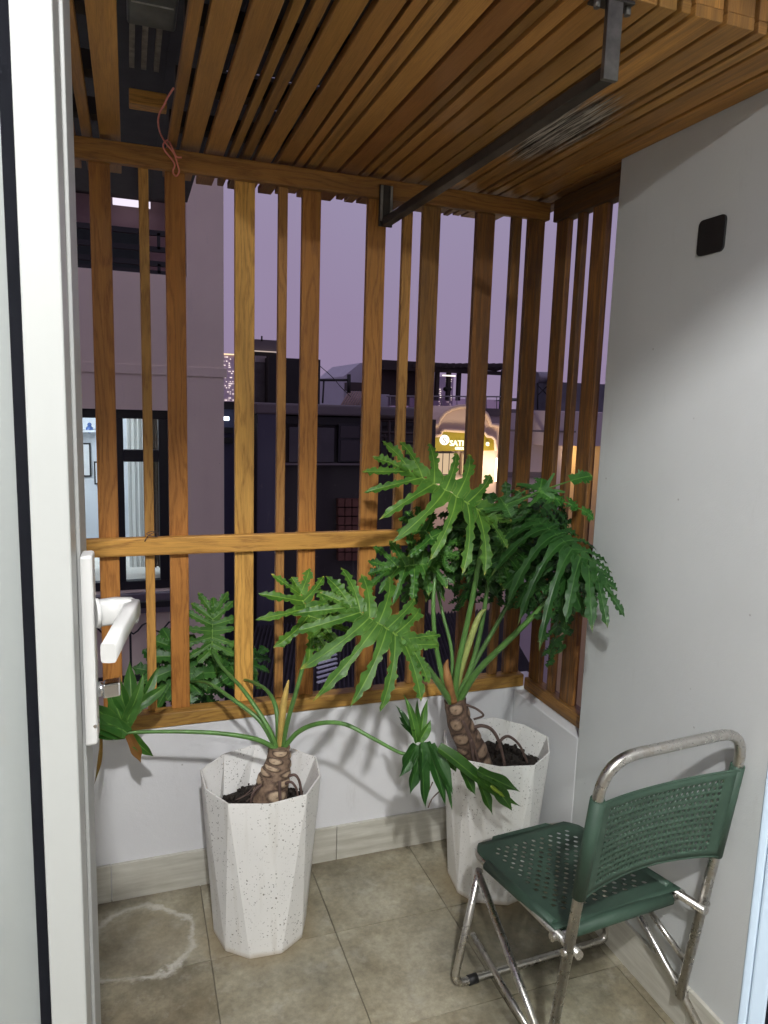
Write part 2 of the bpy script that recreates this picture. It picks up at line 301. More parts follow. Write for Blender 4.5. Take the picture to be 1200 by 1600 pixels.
# ------------------------------------------------------------------ mesh helpers
WL = {}          # world location of every object made here
class MB:
    def __init__(s): s.v = []; s.f = []; s.uv = []; s.sm = []; s.attr = {}
    def quad(s, idx, uvs=None, smooth=False):
        s.f.append(tuple(idx)); s.uv.append(uvs or [(s.v[i][0], s.v[i][1]) for i in idx]); s.sm.append(smooth)
    def box(s, x0, x1, y0, y1, z0, z1, ax=2):
        n = len(s.v)
        for z in (z0, z1):
            for y in (y0, y1):
                for x in (x0, x1): s.v.append((x, y, z))
        o = [a for a in (0, 1, 2) if a != ax]
        for fi, f in enumerate(((0, 2, 3, 1), (4, 5, 7, 6), (0, 1, 5, 4), (2, 6, 7, 3), (0, 4, 6, 2), (1, 3, 7, 5))):
            p = [s.v[n + i] for i in f]
            d = [max(q[k] for q in p) - min(q[k] for q in p) for k in o]
            k = o[0] if d[0] >= d[1] else o[1]
            s.quad([n + i for i in f], [(q[ax], q[k] + fi * 0.37) for q in p])
    def obox(s, c, ex, ey, ez):
        c, ex, ey, ez = map(Vector, (c, ex, ey, ez)); n = len(s.v)
        for k in (-1, 1):
            for j in (-1, 1):
                for i in (-1, 1): s.v.append(tuple(c + ex * i + ey * j + ez * k))
        for f in ((0, 2, 3, 1), (4, 5, 7, 6), (0, 1, 5, 4), (2, 6, 7, 3), (0, 4, 6, 2), (1, 3, 7, 5)):
            s.quad([n + i for i in f], [(0, 0), (0, 1), (1, 1), (1, 0)])
    def tube(s, pts, rad, seg=10, caps=True, uvx=None):
        pts = [Vector(p) for p in pts]; m = len(pts)
        if not hasattr(rad, '__len__'): rad = [rad] * m
        t0 = (pts[1] - pts[0]).normalized(); a = Vector((0, 0, 1)) if abs(t0.z) < 0.9 else Vector((1, 0, 0))
        nn = (a - t0 * a.dot(t0)).normalized(); base = len(s.v); L = 0
        for i in range(m):
            t = (pts[min(i + 1, m - 1)] - pts[max(i - 1, 0)]).normalized()
            nn = (nn - t * nn.dot(t)).normalized(); bb = t.cross(nn)
            for j in range(seg):
                an = 2 * math.pi * j / seg
                s.v.append(tuple(pts[i] + (nn * math.cos(an) + bb * math.sin(an)) * rad[i]))
        for i in range(m - 1):
            for j in range(seg):
                k = (j + 1) % seg
                u = [(i / m, j / seg), (i / m, (j + 1) / seg), ((i + 1) / m, (j + 1) / seg), ((i + 1) / m, j / seg)]
                if uvx is not None: u = [(uvx, 0.3)] * 4
                s.quad((base + i * seg + j, base + i * seg + k, base + (i + 1) * seg + k, base + (i + 1) * seg + j), u, True)
        if caps:
            s.quad([base + j for j in reversed(range(seg))], [(0, 0)] * seg); s.quad([base + (m - 1) * seg + j for j in range(seg)], [(0, 0)] * seg)
    def prism(s, poly, n0, n1):     # poly: list of 3-d points, extruded from offset n0 to n1 (vectors)
        n = len(s.v); m = len(poly); n0 = Vector(n0); n1 = Vector(n1)
        for p in poly: s.v.append(tuple(Vector(p) + n0))
        for p in poly: s.v.append(tuple(Vector(p) + n1))
        s.quad(list(range(n, n + m)), [(p[0], p[2]) for p in poly]); s.quad([n + m + i for i in reversed(range(m))], [(p[0], p[2]) for p in reversed(poly)])
        for i in range(m):
            k = (i + 1) % m; s.quad((n + i, n + m + i, n + m + k, n + k), [(0, 0), (0, 1), (1, 1), (1, 0)])
    def sphere(s, c, r, seg=14, rings=8, sq=1.0):
        n = len(s.v); c = Vector(c)
        for i in range(rings + 1):
            a = math.pi * i / rings
            for j in range(seg):
                b = 2 * math.pi * j / seg; s.v.append(tuple(c + Vector((r * math.sin(a) * math.cos(b), r * math.sin(a) * math.sin(b), r * sq * math.cos(a)))))
        for i in range(rings):
            for j in range(seg):
                k = (j + 1) % seg; s.quad((n + i * seg + j, n + (i + 1) * seg + j, n + (i + 1) * seg + k, n + i * seg + k), [(0, 0)] * 4, True)
    def build(s, name, mat, parent=None, org=None, bevel=0.0, color=None, smooth=False, **props):
        me = bpy.data.meshes.new(name)
        pw = WL.get(parent, Vector((0, 0, 0))) if parent else Vector((0, 0, 0))
        o3 = Vector(org) if org is not None else (pw if parent else Vector((0, 0, 0)))
        me.from_pydata([tuple(Vector(p) - o3) for p in s.v], [], s.f)
        uvl = me.uv_layers.new(name='UVMap')
        li = 0
        for u in s.uv:
            for q in u: uvl.data[li].uv = q; li += 1
        me.polygons.foreach_set('use_smooth', [bool(a or smooth) for a in s.sm])
        for k, vals in s.attr.items():
            at_ = me.attributes.new(k, 'FLOAT', 'POINT'); at_.data.foreach_set('value', vals)
        me.update(); me.validate()
        if mat is not None: me.materials.append(mat)
        o = bpy.data.objects.new(name, me); col.objects.link(o)
        if parent: o.parent = parent; o.location = o3 - pw
        else: o.location = o3
        WL[o] = o3
        if color is not None: o.color = (*color, 1) if hasattr(color, '__len__') else (color, color, color, 1)
        if bevel:
            b = o.modifiers.new('bevel', 'BEVEL'); b.width = bevel; b.segments = 2; b.limit_method = 'ANGLE'; b.angle_limit = math.radians(40)
        for k, v in props.items(): o[k] = v
        return o
def thing(name, loc, label, cat, group=None):
    o = bpy.data.objects.new(name, None); o.empty_display_size = 0.1; col.objects.link(o); o.location = loc; WL[o] = Vector(loc)
    o['label'] = label; o['category'] = cat
    if group: o['group'] = group
    return o
def bx(name, mat, parent, *b, ax=2, bevel=0.0, **kw):
    m = MB(); m.box(*b, ax=ax); return m.build(name, mat, parent, bevel=bevel, **kw)
def tag(o, label, cat, group=None):
    o['label'] = label; o['category'] = cat
    if group: o['group'] = group
    return o
def spline(P, n=8):
    P = [Vector(p) for p in P]; out = []
    for i in range(len(P) - 1):
        a, b, c, d = P[max(i - 1, 0)], P[i], P[i + 1], P[min(i + 2, len(P) - 1)]
        for k in range(n):
            t = k / n; out.append(0.5 * ((2 * b) + (c - a) * t + (2 * a - 5 * b + 4 * c - d) * t * t + (3 * b - a - 3 * c + d) * t ** 3))
    out.append(P[-1]); return out
def fillet(P, r, n=6):
    P = [Vector(p) for p in P]; out = [P[0]]
    for i in range(1, len(P) - 1):
        a = (P[i - 1] - P[i]); b = (P[i + 1] - P[i]); rr = min(r, a.length * 0.48, b.length * 0.48)
        p0 = P[i] + a.normalized() * rr; p1 = P[i] + b.normalized() * rr
        for k in range(n + 1):
            t = k / n; out.append(p0 * (1 - t) ** 2 + P[i] * 2 * t * (1 - t) + p1 * t * t)
    out.append(P[-1]); return out

D = 2.11; W = 1.263; ZC = 2.172
# ================================================================== SETTING: balcony shell
fl = MB(); fl.box(-0.9, 1.5, 0.06, 2.2, -0.06, -0.004); floor = fl.build('floor', GROUT); floor['kind'] = 'structure'
xs = [-0.87, -0.52, -0.17, 0.18, 0.53, 0.88, 1.23, 1.263]; ys = [0.06, 0.38, 0.73, 1.08, 1.43, 1.78, 2.11]
for i in range(len(xs) - 1):
    for j in range(len(ys) - 1):
        g = 0.0013; dz = rnd.uniform(-0.0008, 0.0004)
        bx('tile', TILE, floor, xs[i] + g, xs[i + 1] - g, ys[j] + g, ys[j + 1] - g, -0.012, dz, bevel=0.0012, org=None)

lw = thing('low_wall', (0.6, 2.16, 0), 'low white parapet wall under the wooden slat screen', 'wall')
m = MB(); m.box(-0.95, W + 0.13, D, D + 0.13, -0.06, 0.530); m.box(W, W + 0.13, 1.721, D - 0.0005, -0.06, 0.520)
m.build('wall_face', WALL, lw, bevel=0.004)
for a, b in ((-0.95, -0.079), (-0.077, 0.62), (0.622, 1.249)):
    bx('skirting_tile', SKIRT, lw, a, b, D - 0.011, D, -0.004, 0.118, bevel=0.0015)
bx('skirting_tile', SKIRT, lw, W - 0.011, W, 1.722, D - 0.012, -0.004, 0.118, bevel=0.0015)
rw = thing('side_wall', (1.33, 0.9, 0), 'tall plain grey white wall behind the folding chair', 'wall')
bx('wall_face', WALLR, rw, W, W + 0.13, 0.06, 1.7205, -0.06, 2.75, bevel=0.003)
for a, b in ((0.06, 0.60), (0.602, 1.198), (1.2, 1.7205)): bx('skirting_tile', SKIRT, rw, W - 0.011, W, a, b, -0.004, 0.120, bevel=0.0015)
lwl = MB(); lwl.box(-1.0, -0.88, 0.06, 2.25, -0.06, 2.75); o = lwl.build('partition_wall', WALL)
tag(o, 'white balcony end wall seen through the door glass at far left', 'wall')
cp = MB(); c0 = [(1.3318, 1.9478), (1.3989, 1.8638)]
ya, yb, za, zb = 1.323, 1.404, 1.866, 1.946; poly = []
for (cy, cz, a0) in ((yb - .012, zb - .012, 0), (ya + .012, zb - .012, 90), (ya + .012, za + .012, 180), (yb - .012, za + .012, 270)):
    for k in range(5):
        a = math.radians(a0 + k * 22.5); poly.append((W, cy + .012 * math.cos(a), cz + .012 * math.sin(a)))
cp.prism(poly, (-0.006, 0, 0), (0, 0, 0)); o = cp.build('cover_plate', BLACKP, bevel=0.001)
tag(o, 'black rounded square cover plate high on the grey side wall', 'cover plate')

# ------------------------------------------------------------------ the room behind the camera (its light falls through the doorway)
m = MB()
m.box(-1.75, -1.65, -4.0, 0.0, -0.06, 2.86); m.box(1.95, 2.05, -4.0, 0.0, -0.06, 2.86); m.box(-1.75, 2.05, -4.1, -4.0, -0.06, 2.86)
m.box(-1.65, -0.60, 0.0, 0.06, -0.06, 2.86); m.box(1.30, 1.95, 0.0, 0.06, -0.06, 2.86); m.box(-0.60, 1.30, 0.0, 0.10, 2.415, 2.86)
o = m.build('room_walls', ROOMW); o['kind'] = 'structure'
m = MB(); m.box(-1.75, 2.05, -4.1, 0.06, -0.12, -0.062); o = m.build('room_floor', ROOMF); o['kind'] = 'structure'
m = MB(); m.box(-1.75, 2.05, -4.1, 0.06, 2.87, 2.95); o = m.build('room_ceiling', ROOMW); o['kind'] = 'structure'
for i, (x, y, z, p) in enumerate((LAMP1, LAMP2)):
    t = thing('ceiling_lamp', (x, y, 2.87), ('round white ceiling lamp just inside the doorway', 'round white ceiling lamp deep inside the room')[i], 'lamp', 'ceiling lamps in the room')
    m = MB(); m.tube([(x, y, 2.868), (x, y, 2.858)], 0.09, 20); m.build('lamp_base', WHITEM, t)
    ld = bpy.data.lights.new('lamp_light', 'POINT'); ld.energy = p; ld.color = (0.985, 0.985, 0.985); ld.shadow_soft_size = (0.055, 0.035)[i]
    lo = bpy.data.objects.new('lamp_light', ld); col.objects.link(lo); lo.parent = t; lo.location = (0, 0, z - 2.87)

# ================================================================== wooden ceiling
ce = thing('slatted_ceiling', (0.6, 1.6, ZC), 'slatted brown timber balcony ceiling with mixed wide and narrow planks', 'ceiling')
planks = [(-.205, -.155), (-.143, -.118), (-.102, -.077), (-.058, -.006), (.112, .136), (.148, .197), (.213, .263), (.278, .297), (.312, .336), (.350, .396), (.410, .454), (.463, .487), (.496, .526), (.534, .589), (.597, .653), (.661, .686), (.694, .727), (.735, .787), (.795, .845), (.847, .885), (.893, .915), (.922, .984), (.991, 1.054), (1.061, 1.083), (1.090, 1.119), (1.126, 1.194), (1.201, 1.2625)]
tones = {14: (.62, .52, .52), 17: (.85, .8, .75)}
YN = 1.083
for i, (a, b) in enumerate(planks):
    t = rnd.uniform(.66, .98); c = tones.get(i, (t, t * rnd.uniform(.95, 1.02), t * rnd.uniform(.9, 1.05)))
    dz = rnd.uniform(0, .002)
    if i >= 13: a += .0013; b -= .0013
    m = MB(); m.box(a, b, YN, 2.44 + rnd.uniform(-.02, .03), ZC + dz, ZC + .020 + dz, ax=1)
    m.box(a, b, YN + dz, YN + .020, ZC + .0205 + dz, 2.62, ax=2)
    m.build('plank', WOOD, ce, bevel=0.002, color=c, smooth_grain=.72, weather=rnd.choice((0.0, .15, .3)) if i < 20 else .35)
for a, b in ((1.270, 1.318), (1.326, 1.380)):
    m = MB(); m.box(a, b, 1.722, 2.36, ZC, ZC + .020, ax=1); m.build('plank', WOOD, ce, bevel=0.003, color=(.6, .55, .5), weather=.5)
m = MB()
for y in (1.22, 1.50, 1.78, 2.04): m.box(.113, 1.262, y, y + .045, ZC + .022, ZC + .062, ax=0); m.box(-.28, -.006, y, y + .045, ZC + .022, ZC + .062, ax=0)
m.build('joist', DARKW, ce)
# dark sheeting, an old panel and battens seen through the gap where planks are missing
m = MB()
for k in range(26):
    x = -.30 + k * .085; zz = ZC + (.30 if k % 2 else .305)
    for a, b in (((1.10, 3.9),) if k < 7 else ((1.10, 2.335), (2.347, 2.565), (2.577, 3.28))): m.box(x, x + .087, a, b, zz, zz + .004, ax=1)
m.build('roof_sheet', plain('old_roof_sheet', (.030, .034, .034), .6, .5, 12), ce)
m = MB(); m.box(-.28, 1.262, 1.10, 1.115, ZC + .10, ZC + .30)
m.build('closing_board', DARKW, ce)
u = thing('vent_box', (.05, 1.62, ZC + .14), 'dark dusty box above the gap where ceiling planks are missing', 'vent box')
bx('casing', plain('vent_case', (.16, .185, .178), .35, .5, 14), u, .012, .108, 1.42, 1.70, ZC + .09, ZC + .20, bevel=.006)
for k in range(3): bx('slot', plain('vent_slot', (.75, .77, .76), .5, .5, 20), u, .02, .10, 1.46 + k * .07, 1.464 + k * .07, ZC + .0885, ZC + .0905)
for k, x in enumerate((.018, .046, .076)):
    m = MB(); m.box(x, x + .012, 1.72, 2.03, ZC + .14, ZC + .155, ax=1); m.build('batten', plain('grey_batten', (.42, .41, .38), .8, .5, 40), u)
o = bx('timber_block', WOOD, None, .016, .108, 2.046, 2.09, ZC + .064, ZC + .10, ax=0, bevel=.003, color=(1.5, 1.5, 1.3), weather=.2)
tag(o, 'short pale timber offcut lying above the ceiling gap', 'offcut')

# ================================================================== slat screens
BS = thing('slat_screen', (.6, 2.13, .53), 'wide upright oak slat screen with three rails along the back of the balcony', 'screen')
def rail(par, ax, b, color, wth=.1, name='rail'):
    return bx(name, WOOD, par, *b, ax=ax, bevel=.004, color=color, weather=wth)
rail(BS, 0, (-.95, 1.292, 2.106, 2.131, 2.106, 2.160), (.62, .56, .50), .2)
rail(BS, 0, (-.95, .985, 2.104, 2.130, 1.056, 1.108), (1.14, 1.16, .95), .05)
rail(BS, 0, (-.95, 1.300, 2.106, 2.158, .5315, .5755), (.78, .84, .70), .22)
slats = [(-.60, -.55, .8, .1), (-.45, -.40, .8, .1), (-.34, -.315, .8, .1), (-.24, -.185, .8, .1), (-.087, -.034, (.80, .66, .56), .12), (.036, .062, (.92, .93, .85), .1), (.104, .157, (.84, .68, .56), .08), (.292, .348, (1.2, 1.28, 1.1), .05), (.416, .442, (.78, .74, .75), .12), (.485, .540, (.86, .72, .58), .1), (.684, .742, (.82, .72, .62), .12), (.798, .828, (.88, .88, .85), .1), (.862, .920, (.60, .58, .56), .3), (1.045, 1.108, (.50, .43, .40), .45), (1.172, 1.205, (.50, .47, .42), .5), (1.232, 1.290, (.52, .46, .42), .6)]
for a, b, c, wt in slats:
    m = MB(); m.box(a, b, 2.1315, 2.1535, .576, 2.168, ax=2); m.build('slat', WOOD, BS, bevel=.0025, color=c, weather=wt)
SS = thing('slat_screen', (1.32, 1.93, .53), 'short dark weathered slat screen closing the right end by the corner', 'screen')
rail(SS, 1, (1.300, 1.345, 1.7225, 2.105, .5225, .5665), (.55, .52, .45), .5)
rail(SS, 1, (1.300, 1.345, 1.7225, 2.105, 2.100, 2.168), (.26, .24, .25), .6)
rail(SS, 1, (1.296, 1.312, 1.7225, 2.105, 1.050, 1.105), (.42, .38, .34), .6)
for a, b, c, wt in ((2.036, 2.100, (.56, .51, .44), .6), (1.954, 1.984, (.52, .47, .44), .7), (1.838, 1.906, (.58, .50, .44), .6)):
    m = MB(); m.box(1.3125, 1.334, a, b, .567, 2.12, ax=2); m.build('slat', WOOD, SS, bevel=.0025, color=c, weather=wt)

# metal bar under the ceiling
mb = thing('hanger_bar', (.77, 1.6, 2.09), 'dark steel bar hung under the ceiling on two flat straps', 'steel bar')
pn, pf = Vector((.765, 1.0885, 2.058)), Vector((.727, 2.09, 2.035))
d = (pf - pn); dn = d.normalized(); sd = dn.cross(Vector((0, 0, 1))).normalized(); up = sd.cross(dn)
m = MB(); m.obox((pn + pf) / 2, d / 2, sd * .013, up * .011); m.build('bar', DARKST, mb, bevel=.002)
m = MB(); m.obox(pn + Vector((0, .003, .0505)), (.0145, 0, 0), (0, .005, 0), (0, 0, .062)); m.build('strap', GALV, mb, bevel=.001)
m = MB(); m.obox((pn.x, pn.y + .012, ZC - .003), (.036, 0, 0), (0, .016, 0), (0, 0, .0025)); m.build('fixing_plate', DARKST, mb, bevel=.001)
for s in (-.03, .03):
    m = MB(); m.tube([(pn.x + s, pn.y + .008, ZC - .018), (pn.x + s, pn.y + .008, ZC - .005)], .006, 6); m.build('bolt', GALV, mb)
m = MB(); m.obox((.727, 2.098, 2.082), (.021, 0, 0), (0, .004, 0), (0, 0, .058)); m.build('strap', DARKST, mb, bevel=.001)
m = MB(); m.obox((.742, 2.0935, 2.088), (.004, 0, 0), (0, .002, 0), (0, 0, .050)); m.obox((.712, 2.0935, 2.088), (.004, 0, 0), (0, .002, 0), (0, 0, .050)); m.build('strap_edge', GALV, mb)

# pink cord knotted on the top rail, wire twist on the middle rail
y0 = 2.098
P = [tuple(atz(px_, py_, 2.166)) for px_, py_ in ((271, 138), (262, 152), (256, 165), (250, 175), (247, 190))]
PR = [ (250, 207, y0), (258, 222, y0 - .004), (266, 232, y0 - .006), (273, 242, y0 - .008), (277, 256, y0 - .010), (280, 268, y0 - .008), (275, 275, y0 - .006), (270, 268, y0 - .004), (273, 258, y0 - .006), (268, 248, y0 - .004), (258, 236, y0), (255, 226, y0), (262, 219, y0), (268, 228, y0 - .01), (275, 244, y0 - .012), (284, 246, y0 - .014)]
m = MB(); m.tube(spline([Vector(p) for p in P] + [at(*p) for p in PR], 6), .0023, 8)
tag(m.build('tie_cord', CORD), 'pink cord looped and knotted over the top rail', 'cord')
y0 = 2.100
P = [(226, 846, y0), (231, 838, y0 - .004), (238, 833, y0 - .008), (246, 832, y0 - .004), (246, 838, y0 - .004), (238, 838, y0 - .006), (229, 834, y0), (240, 830, y0 - .004), (247, 836, y0)]
m = MB(); m.tube(spline([at(*p) for p in P], 5), .0014, 6)
tag(m.build('wire_twist', WIRE), 'small brown wire twist on the middle rail', 'wire')

# ================================================================== planters
def planter(c, th, de, label, dpth, h=.472, rt=.175, rb=.133):
    t = thing('planter', (c[0], c[1], 0), label, 'planter', 'white faceted planters')
    C0 = Vector((c[0], c[1], 0)); m = MB(); wall = .005
    def ring(rm, z):
        return [C0 + Vector((rm * (1 if k % 2 else .947) * math.cos(th + k * math.pi / 5), rm * (1 if k % 2 else .947) * math.sin(th + k * math.pi / 5), z)) for k in range(10)]
    def bring(r, z): return [C0 + Vector((r * math.cos(th + (k // 2) * 2 * math.pi / 5 + (de if k % 2 else -de)), r * math.sin(th + (k // 2) * 2 * math.pi / 5 + (de if k % 2 else -de)), z)) for k in range(10)]
    T = ring(rt, h); Ti = ring(rt - wall, h); B = bring(rb, 0.001); Bi = bring(rb - .008, .30)
    n = 0
    for L in (T, Ti, B, Bi): m.v += [tuple(p) for p in L]
    for i in range(5):
        k0 = (2 * i - 1) % 10; k1 = 2 * i; k2 = 2 * i + 1; b0 = 20 + 2 * i; b1 = 20 + 2 * i + 1; bn = 20 + (2 * i + 2) % 10
        m.quad((k0, b0, k1)); m.quad((k1, b0, b1)); m.quad((k1, b1, k2)); m.quad((k2, b1, bn))
    for k in range(10):
        k2 = (k + 1) % 10; m.quad((k, k2, 10 + k2, 10 + k)); 
        m.quad((10 + k, 10 + k2, 30 + (k + 2) % 10, 30 + (k + 1) % 10))
    m.quad([20 + k for k in reversed(range(10))])
    m.build('pot_shell', POT, t, bevel=.0012)
    m = MB(); zz = h - dpth; NR = 9
    m.v.append((c[0], c[1], zz + .015))
    for r_ in range(1, NR + 1):
        for k in range(30):
            a = k * math.pi * 2 / 30; rr = (rt - .022) * r_ / NR
            p = Vector((c[0] + rr * math.cos(a), c[1] + rr * math.sin(a), 0)); z = zz + .012 * (1 - r_ / NR) + .010 * noise.noise(p * 40) + .006 * noise.noise(p * 110)
            m.v.append((p.x, p.y, z))
    for k in range(30): m.quad((0, 1 + k, 1 + (k + 1) % 30))
    for r_ in range(NR - 1):
        for k in range(30): m.quad((1 + r_ * 30 + k, 1 + (r_ + 1) * 30 + k, 1 + (r_ + 1) * 30 + (k + 1) % 30, 1 + r_ * 30 + (k + 1) % 30))
    m.build('soil', SOIL, t)
    m = MB()
    for k in range(260):
        a = rnd.uniform(0, 6.28); rr = (rt - .03) * math.sqrt(rnd.random()); m.sphere((c[0] + rr * math.cos(a), c[1] + rr * math.sin(a), zz + .016 * (1 - rr / rt) + rnd.uniform(-.004, .006)), rnd.uniform(.003, .008), 5, 3)
    m.build('soil_crumbs', SOIL, t, kind='stuff')
    return t
planter((.331, 1.873), -1.63, .332, 'white speckled faceted planter standing alone nearest the door, stain ring beside it', .112)
planter((1.066, 1.863), -2.006, .386, 'white faceted planter in the corner partly hidden behind the green chair', .078)

# ================================================================== plants
def leaf(parent, B, T, N, Wd, n=6, seed=0, tone=(1, 1, 1), lw=.026, fold=.25, droop=.25, ruf=.006, back=130, curl=.15, dry=0.0, side=(1, 1), sag=0.0, scal=1.0, name='leaf', **kw):
    B = Vector(B); T = Vector(T); L = (T - B).length; ey = (T - B).normalized(); ez = Vector(N); ez = (ez - ey * ez.dot(ey)).normalized(); ex = ey.cross(ez)
    r = random.Random(seed); m = MB()
    def warp(x, y, z):
        q = y / L
        z2 = z + fold * abs(x) - droop * (x * x) / max(Wd, .01) - droop * .6 * L * max(q, 0) ** 2 + droop * .25 * L * max(q, 0)
        p = B + ex * x + ey * y + ez * z2
        p.z -= sag * (abs(x) / max(Wd, .01)) ** 1.6 * Wd
        return tuple(p)
    lobes = []
    for s in (-1, 1):
        for k in range(n):
            q = k / n
            sk = L * .86 * (q ** 1.05); ang = math.radians((back * (1 - q) ** 1.15 + 26) * r.uniform(.93, 1.07))
            ln = Wd * (.62 + .48 * math.sin(math.pi * min(1, (k + .7) / (n * .72)) * .62)) * (1 - .55 * max(0, q - .45) / .55) * r.uniform(.86, 1.12) * side[0 if s < 0 else 1]
            if k == 0: ln *= .78
            lobes.append((s, sk, ang, ln, L * .86 / n))
    lobes.append((0, L * .80, 0.0, L * .28, L * .86 / n))
    NC = (-1, -.55, 0, .55, 1); NR = 21
    for (s, sk, ang, ln, gap) in lobes:
        ph = r.uniform(0, 6.28); fr = r.uniform(4.2, 5.6); base = len(m.v); hw = lw * r.uniform(.85, 1.15) * (1 if s else 1.05) * .5; cur = r.uniform(.1, .5) * (1 if s else .2)
        tilt = r.uniform(-.12, .12)
        for i in range(NR):
            t = i / (NR - 1); a = ang - cur * t * .7
            cx = s * ln * (math.sin(ang) * t - math.sin(ang + math.pi / 2 * .6) * 0 ) ; cy = sk + ln * math.cos(ang) * t
            # bend the lobe towards the leaf tip
            cx -= s * ln * .10 * cur * t * t * math.sin(ang); cy += ln * .34 * cur * t * t
            dx, dy = s * math.sin(a), math.cos(a)
            if s == 0: dx, dy = 0, 1
            st = min(1, max(0, (t - .12) / .24)); st = st * st * (3 - 2 * st)
            wb = max(hw, gap * .60 + t * ln * .16) if s else hw
            h = wb * (1 - st) + hw * st
            h *= (1 + .16 * scal * math.sin(fr * t * 6.28 * .5 + ph) * st)
            swell = 1 + .25 * math.exp(-((t - .7) / .16) ** 2)
            tip = 1 if t < .78 else max(0.0, 1 - ((t - .78) / .22) ** 1.7)
            h *= swell * tip
            for cc in NC:
                hh = h * (1 + (.24 * scal * math.sin(fr * 1.25 * t * 6.28 + ph + (2.0 if cc > 0 else 0)) * st if abs(cc) == 1 else 0))
                x = cx + cc * hh * dy; y = cy - cc * hh * dx
                z = ruf * math.sin(fr * 1.6 * t * 6.28 + ph * 2 + (1.4 if cc > 0 else 0)) * abs(cc) ** 1.5 * min(1, t * 2.5) * (h / max(hw, 1e-4) if h < hw else 1) + abs(cc) * .25 * h * (1 if s else .6) - curl * ln * t * t * .6 + tilt * ln * t * .4 + (.0006 * (s + 2))
                m.v.append(warp(x, y, z))
        for i in range(NR - 1):
            for j in range(4):
                q = [base + i * 5 + j, base + i * 5 + j + 1, base + (i + 1) * 5 + j + 1, base + (i + 1) * 5 + j]
                k1 = (NC[j], NC[j + 1]); sc_ = [1, 1]
                f0 = i / (NR - 1); f1 = (i + 1) / (NR - 1); wv = max(0.35, .5)
                m.quad(q, [(k1[0], f0), (k1[1], f0), (k1[1], f1), (k1[0], f1)], True)
    mr = [Vector(warp(0, L * .95 * k / 10, .0012)) for k in range(11)]
    m.tube(mr, [.0030 * (1 - .75 * k / 10) + .0005 for k in range(11)], 6, uvx=0.0)
    return m.build(name, LEAF, parent, org=B, color=tone, dry=dry, **kw)
def lance(parent, B, T, N, wd, seed, tone=(1, 1, 1), dry=0.0, bend=.02, m=None, **kw):
    B = Vector(B); T = Vector(T); L = (T - B).length; ey = (T - B).normalized(); ez = Vector(N); ez = (ez - ey * ez.dot(ey)).normalized(); ex = ey.cross(ez); r = random.Random(seed); join = m is not None; m = m if join else MB(); b0 = len(m.v); NR = 16; ph = r.uniform(0, 6)
    for i in range(NR):
        t = i / (NR - 1); h = wd * .5 * (.35 + .65 * math.sin(math.pi * min(1, t * .75 + .18))) * (1 if t < .6 else max(0, 1 - ((t - .6) / .4) ** 1.6)) * (1 + .1 * math.sin(9 * t + ph))
        c_ = B + ey * L * t + ex * bend * L * math.sin(t * 3.1 + ph) + ez * bend * L * math.sin(t * 5 + ph)
        for cc in (-1, -.5, 0, .5, 1): m.v.append(tuple(c_ + ex * cc * h + ez * (abs(cc) * h * .5 + .0012 * math.sin(12 * t + ph + cc))))
    for i in range(NR - 1):
        for j in range(4):
            a = b0 + i * 5 + j; cs = (-1, -.5, 0, .5, 1); m.quad((a, a + 1, a + 6, a + 5), [(cs[j], i / NR * .9), (cs[j + 1], i / NR * .9), (cs[j + 1], (i + 1) / NR * .9), (cs[j], (i + 1) / NR * .9)], True)
    if join: return
    return m.build('leaf', LEAF, parent, org=B, color=tone, dry=dry, **kw)
def fan(parent, specs, N, tone, seed, bend=.035, **kw):
    m = MB()
    for k, (b, t, wd) in enumerate(specs): lance(None, at(*b), at(*t), Vector(N) + Vector((.25 * math.sin(k * 2.4 + seed), .1 * math.cos(k * 1.7), .2 * math.sin(k * 3.1))), wd, seed * 37 + k, bend=bend, m=m)
    return m.build('leaf', LEAF, parent, org=at(*specs[0][0]), color=tone, **kw)
def petiole(parent, P, r0=.0075, r1=.0040, mat=PETIOLE, name='petiole', n=7):
    pts = spline([at(*p) if isinstance(p, tuple) else p for p in P], n); k = len(pts)
    m = MB(); m.tube(pts, [r0 + (r1 - r0) * i / (k - 1) for i in range(k)], 9); return m.build(name, mat, parent, org=pts[0])
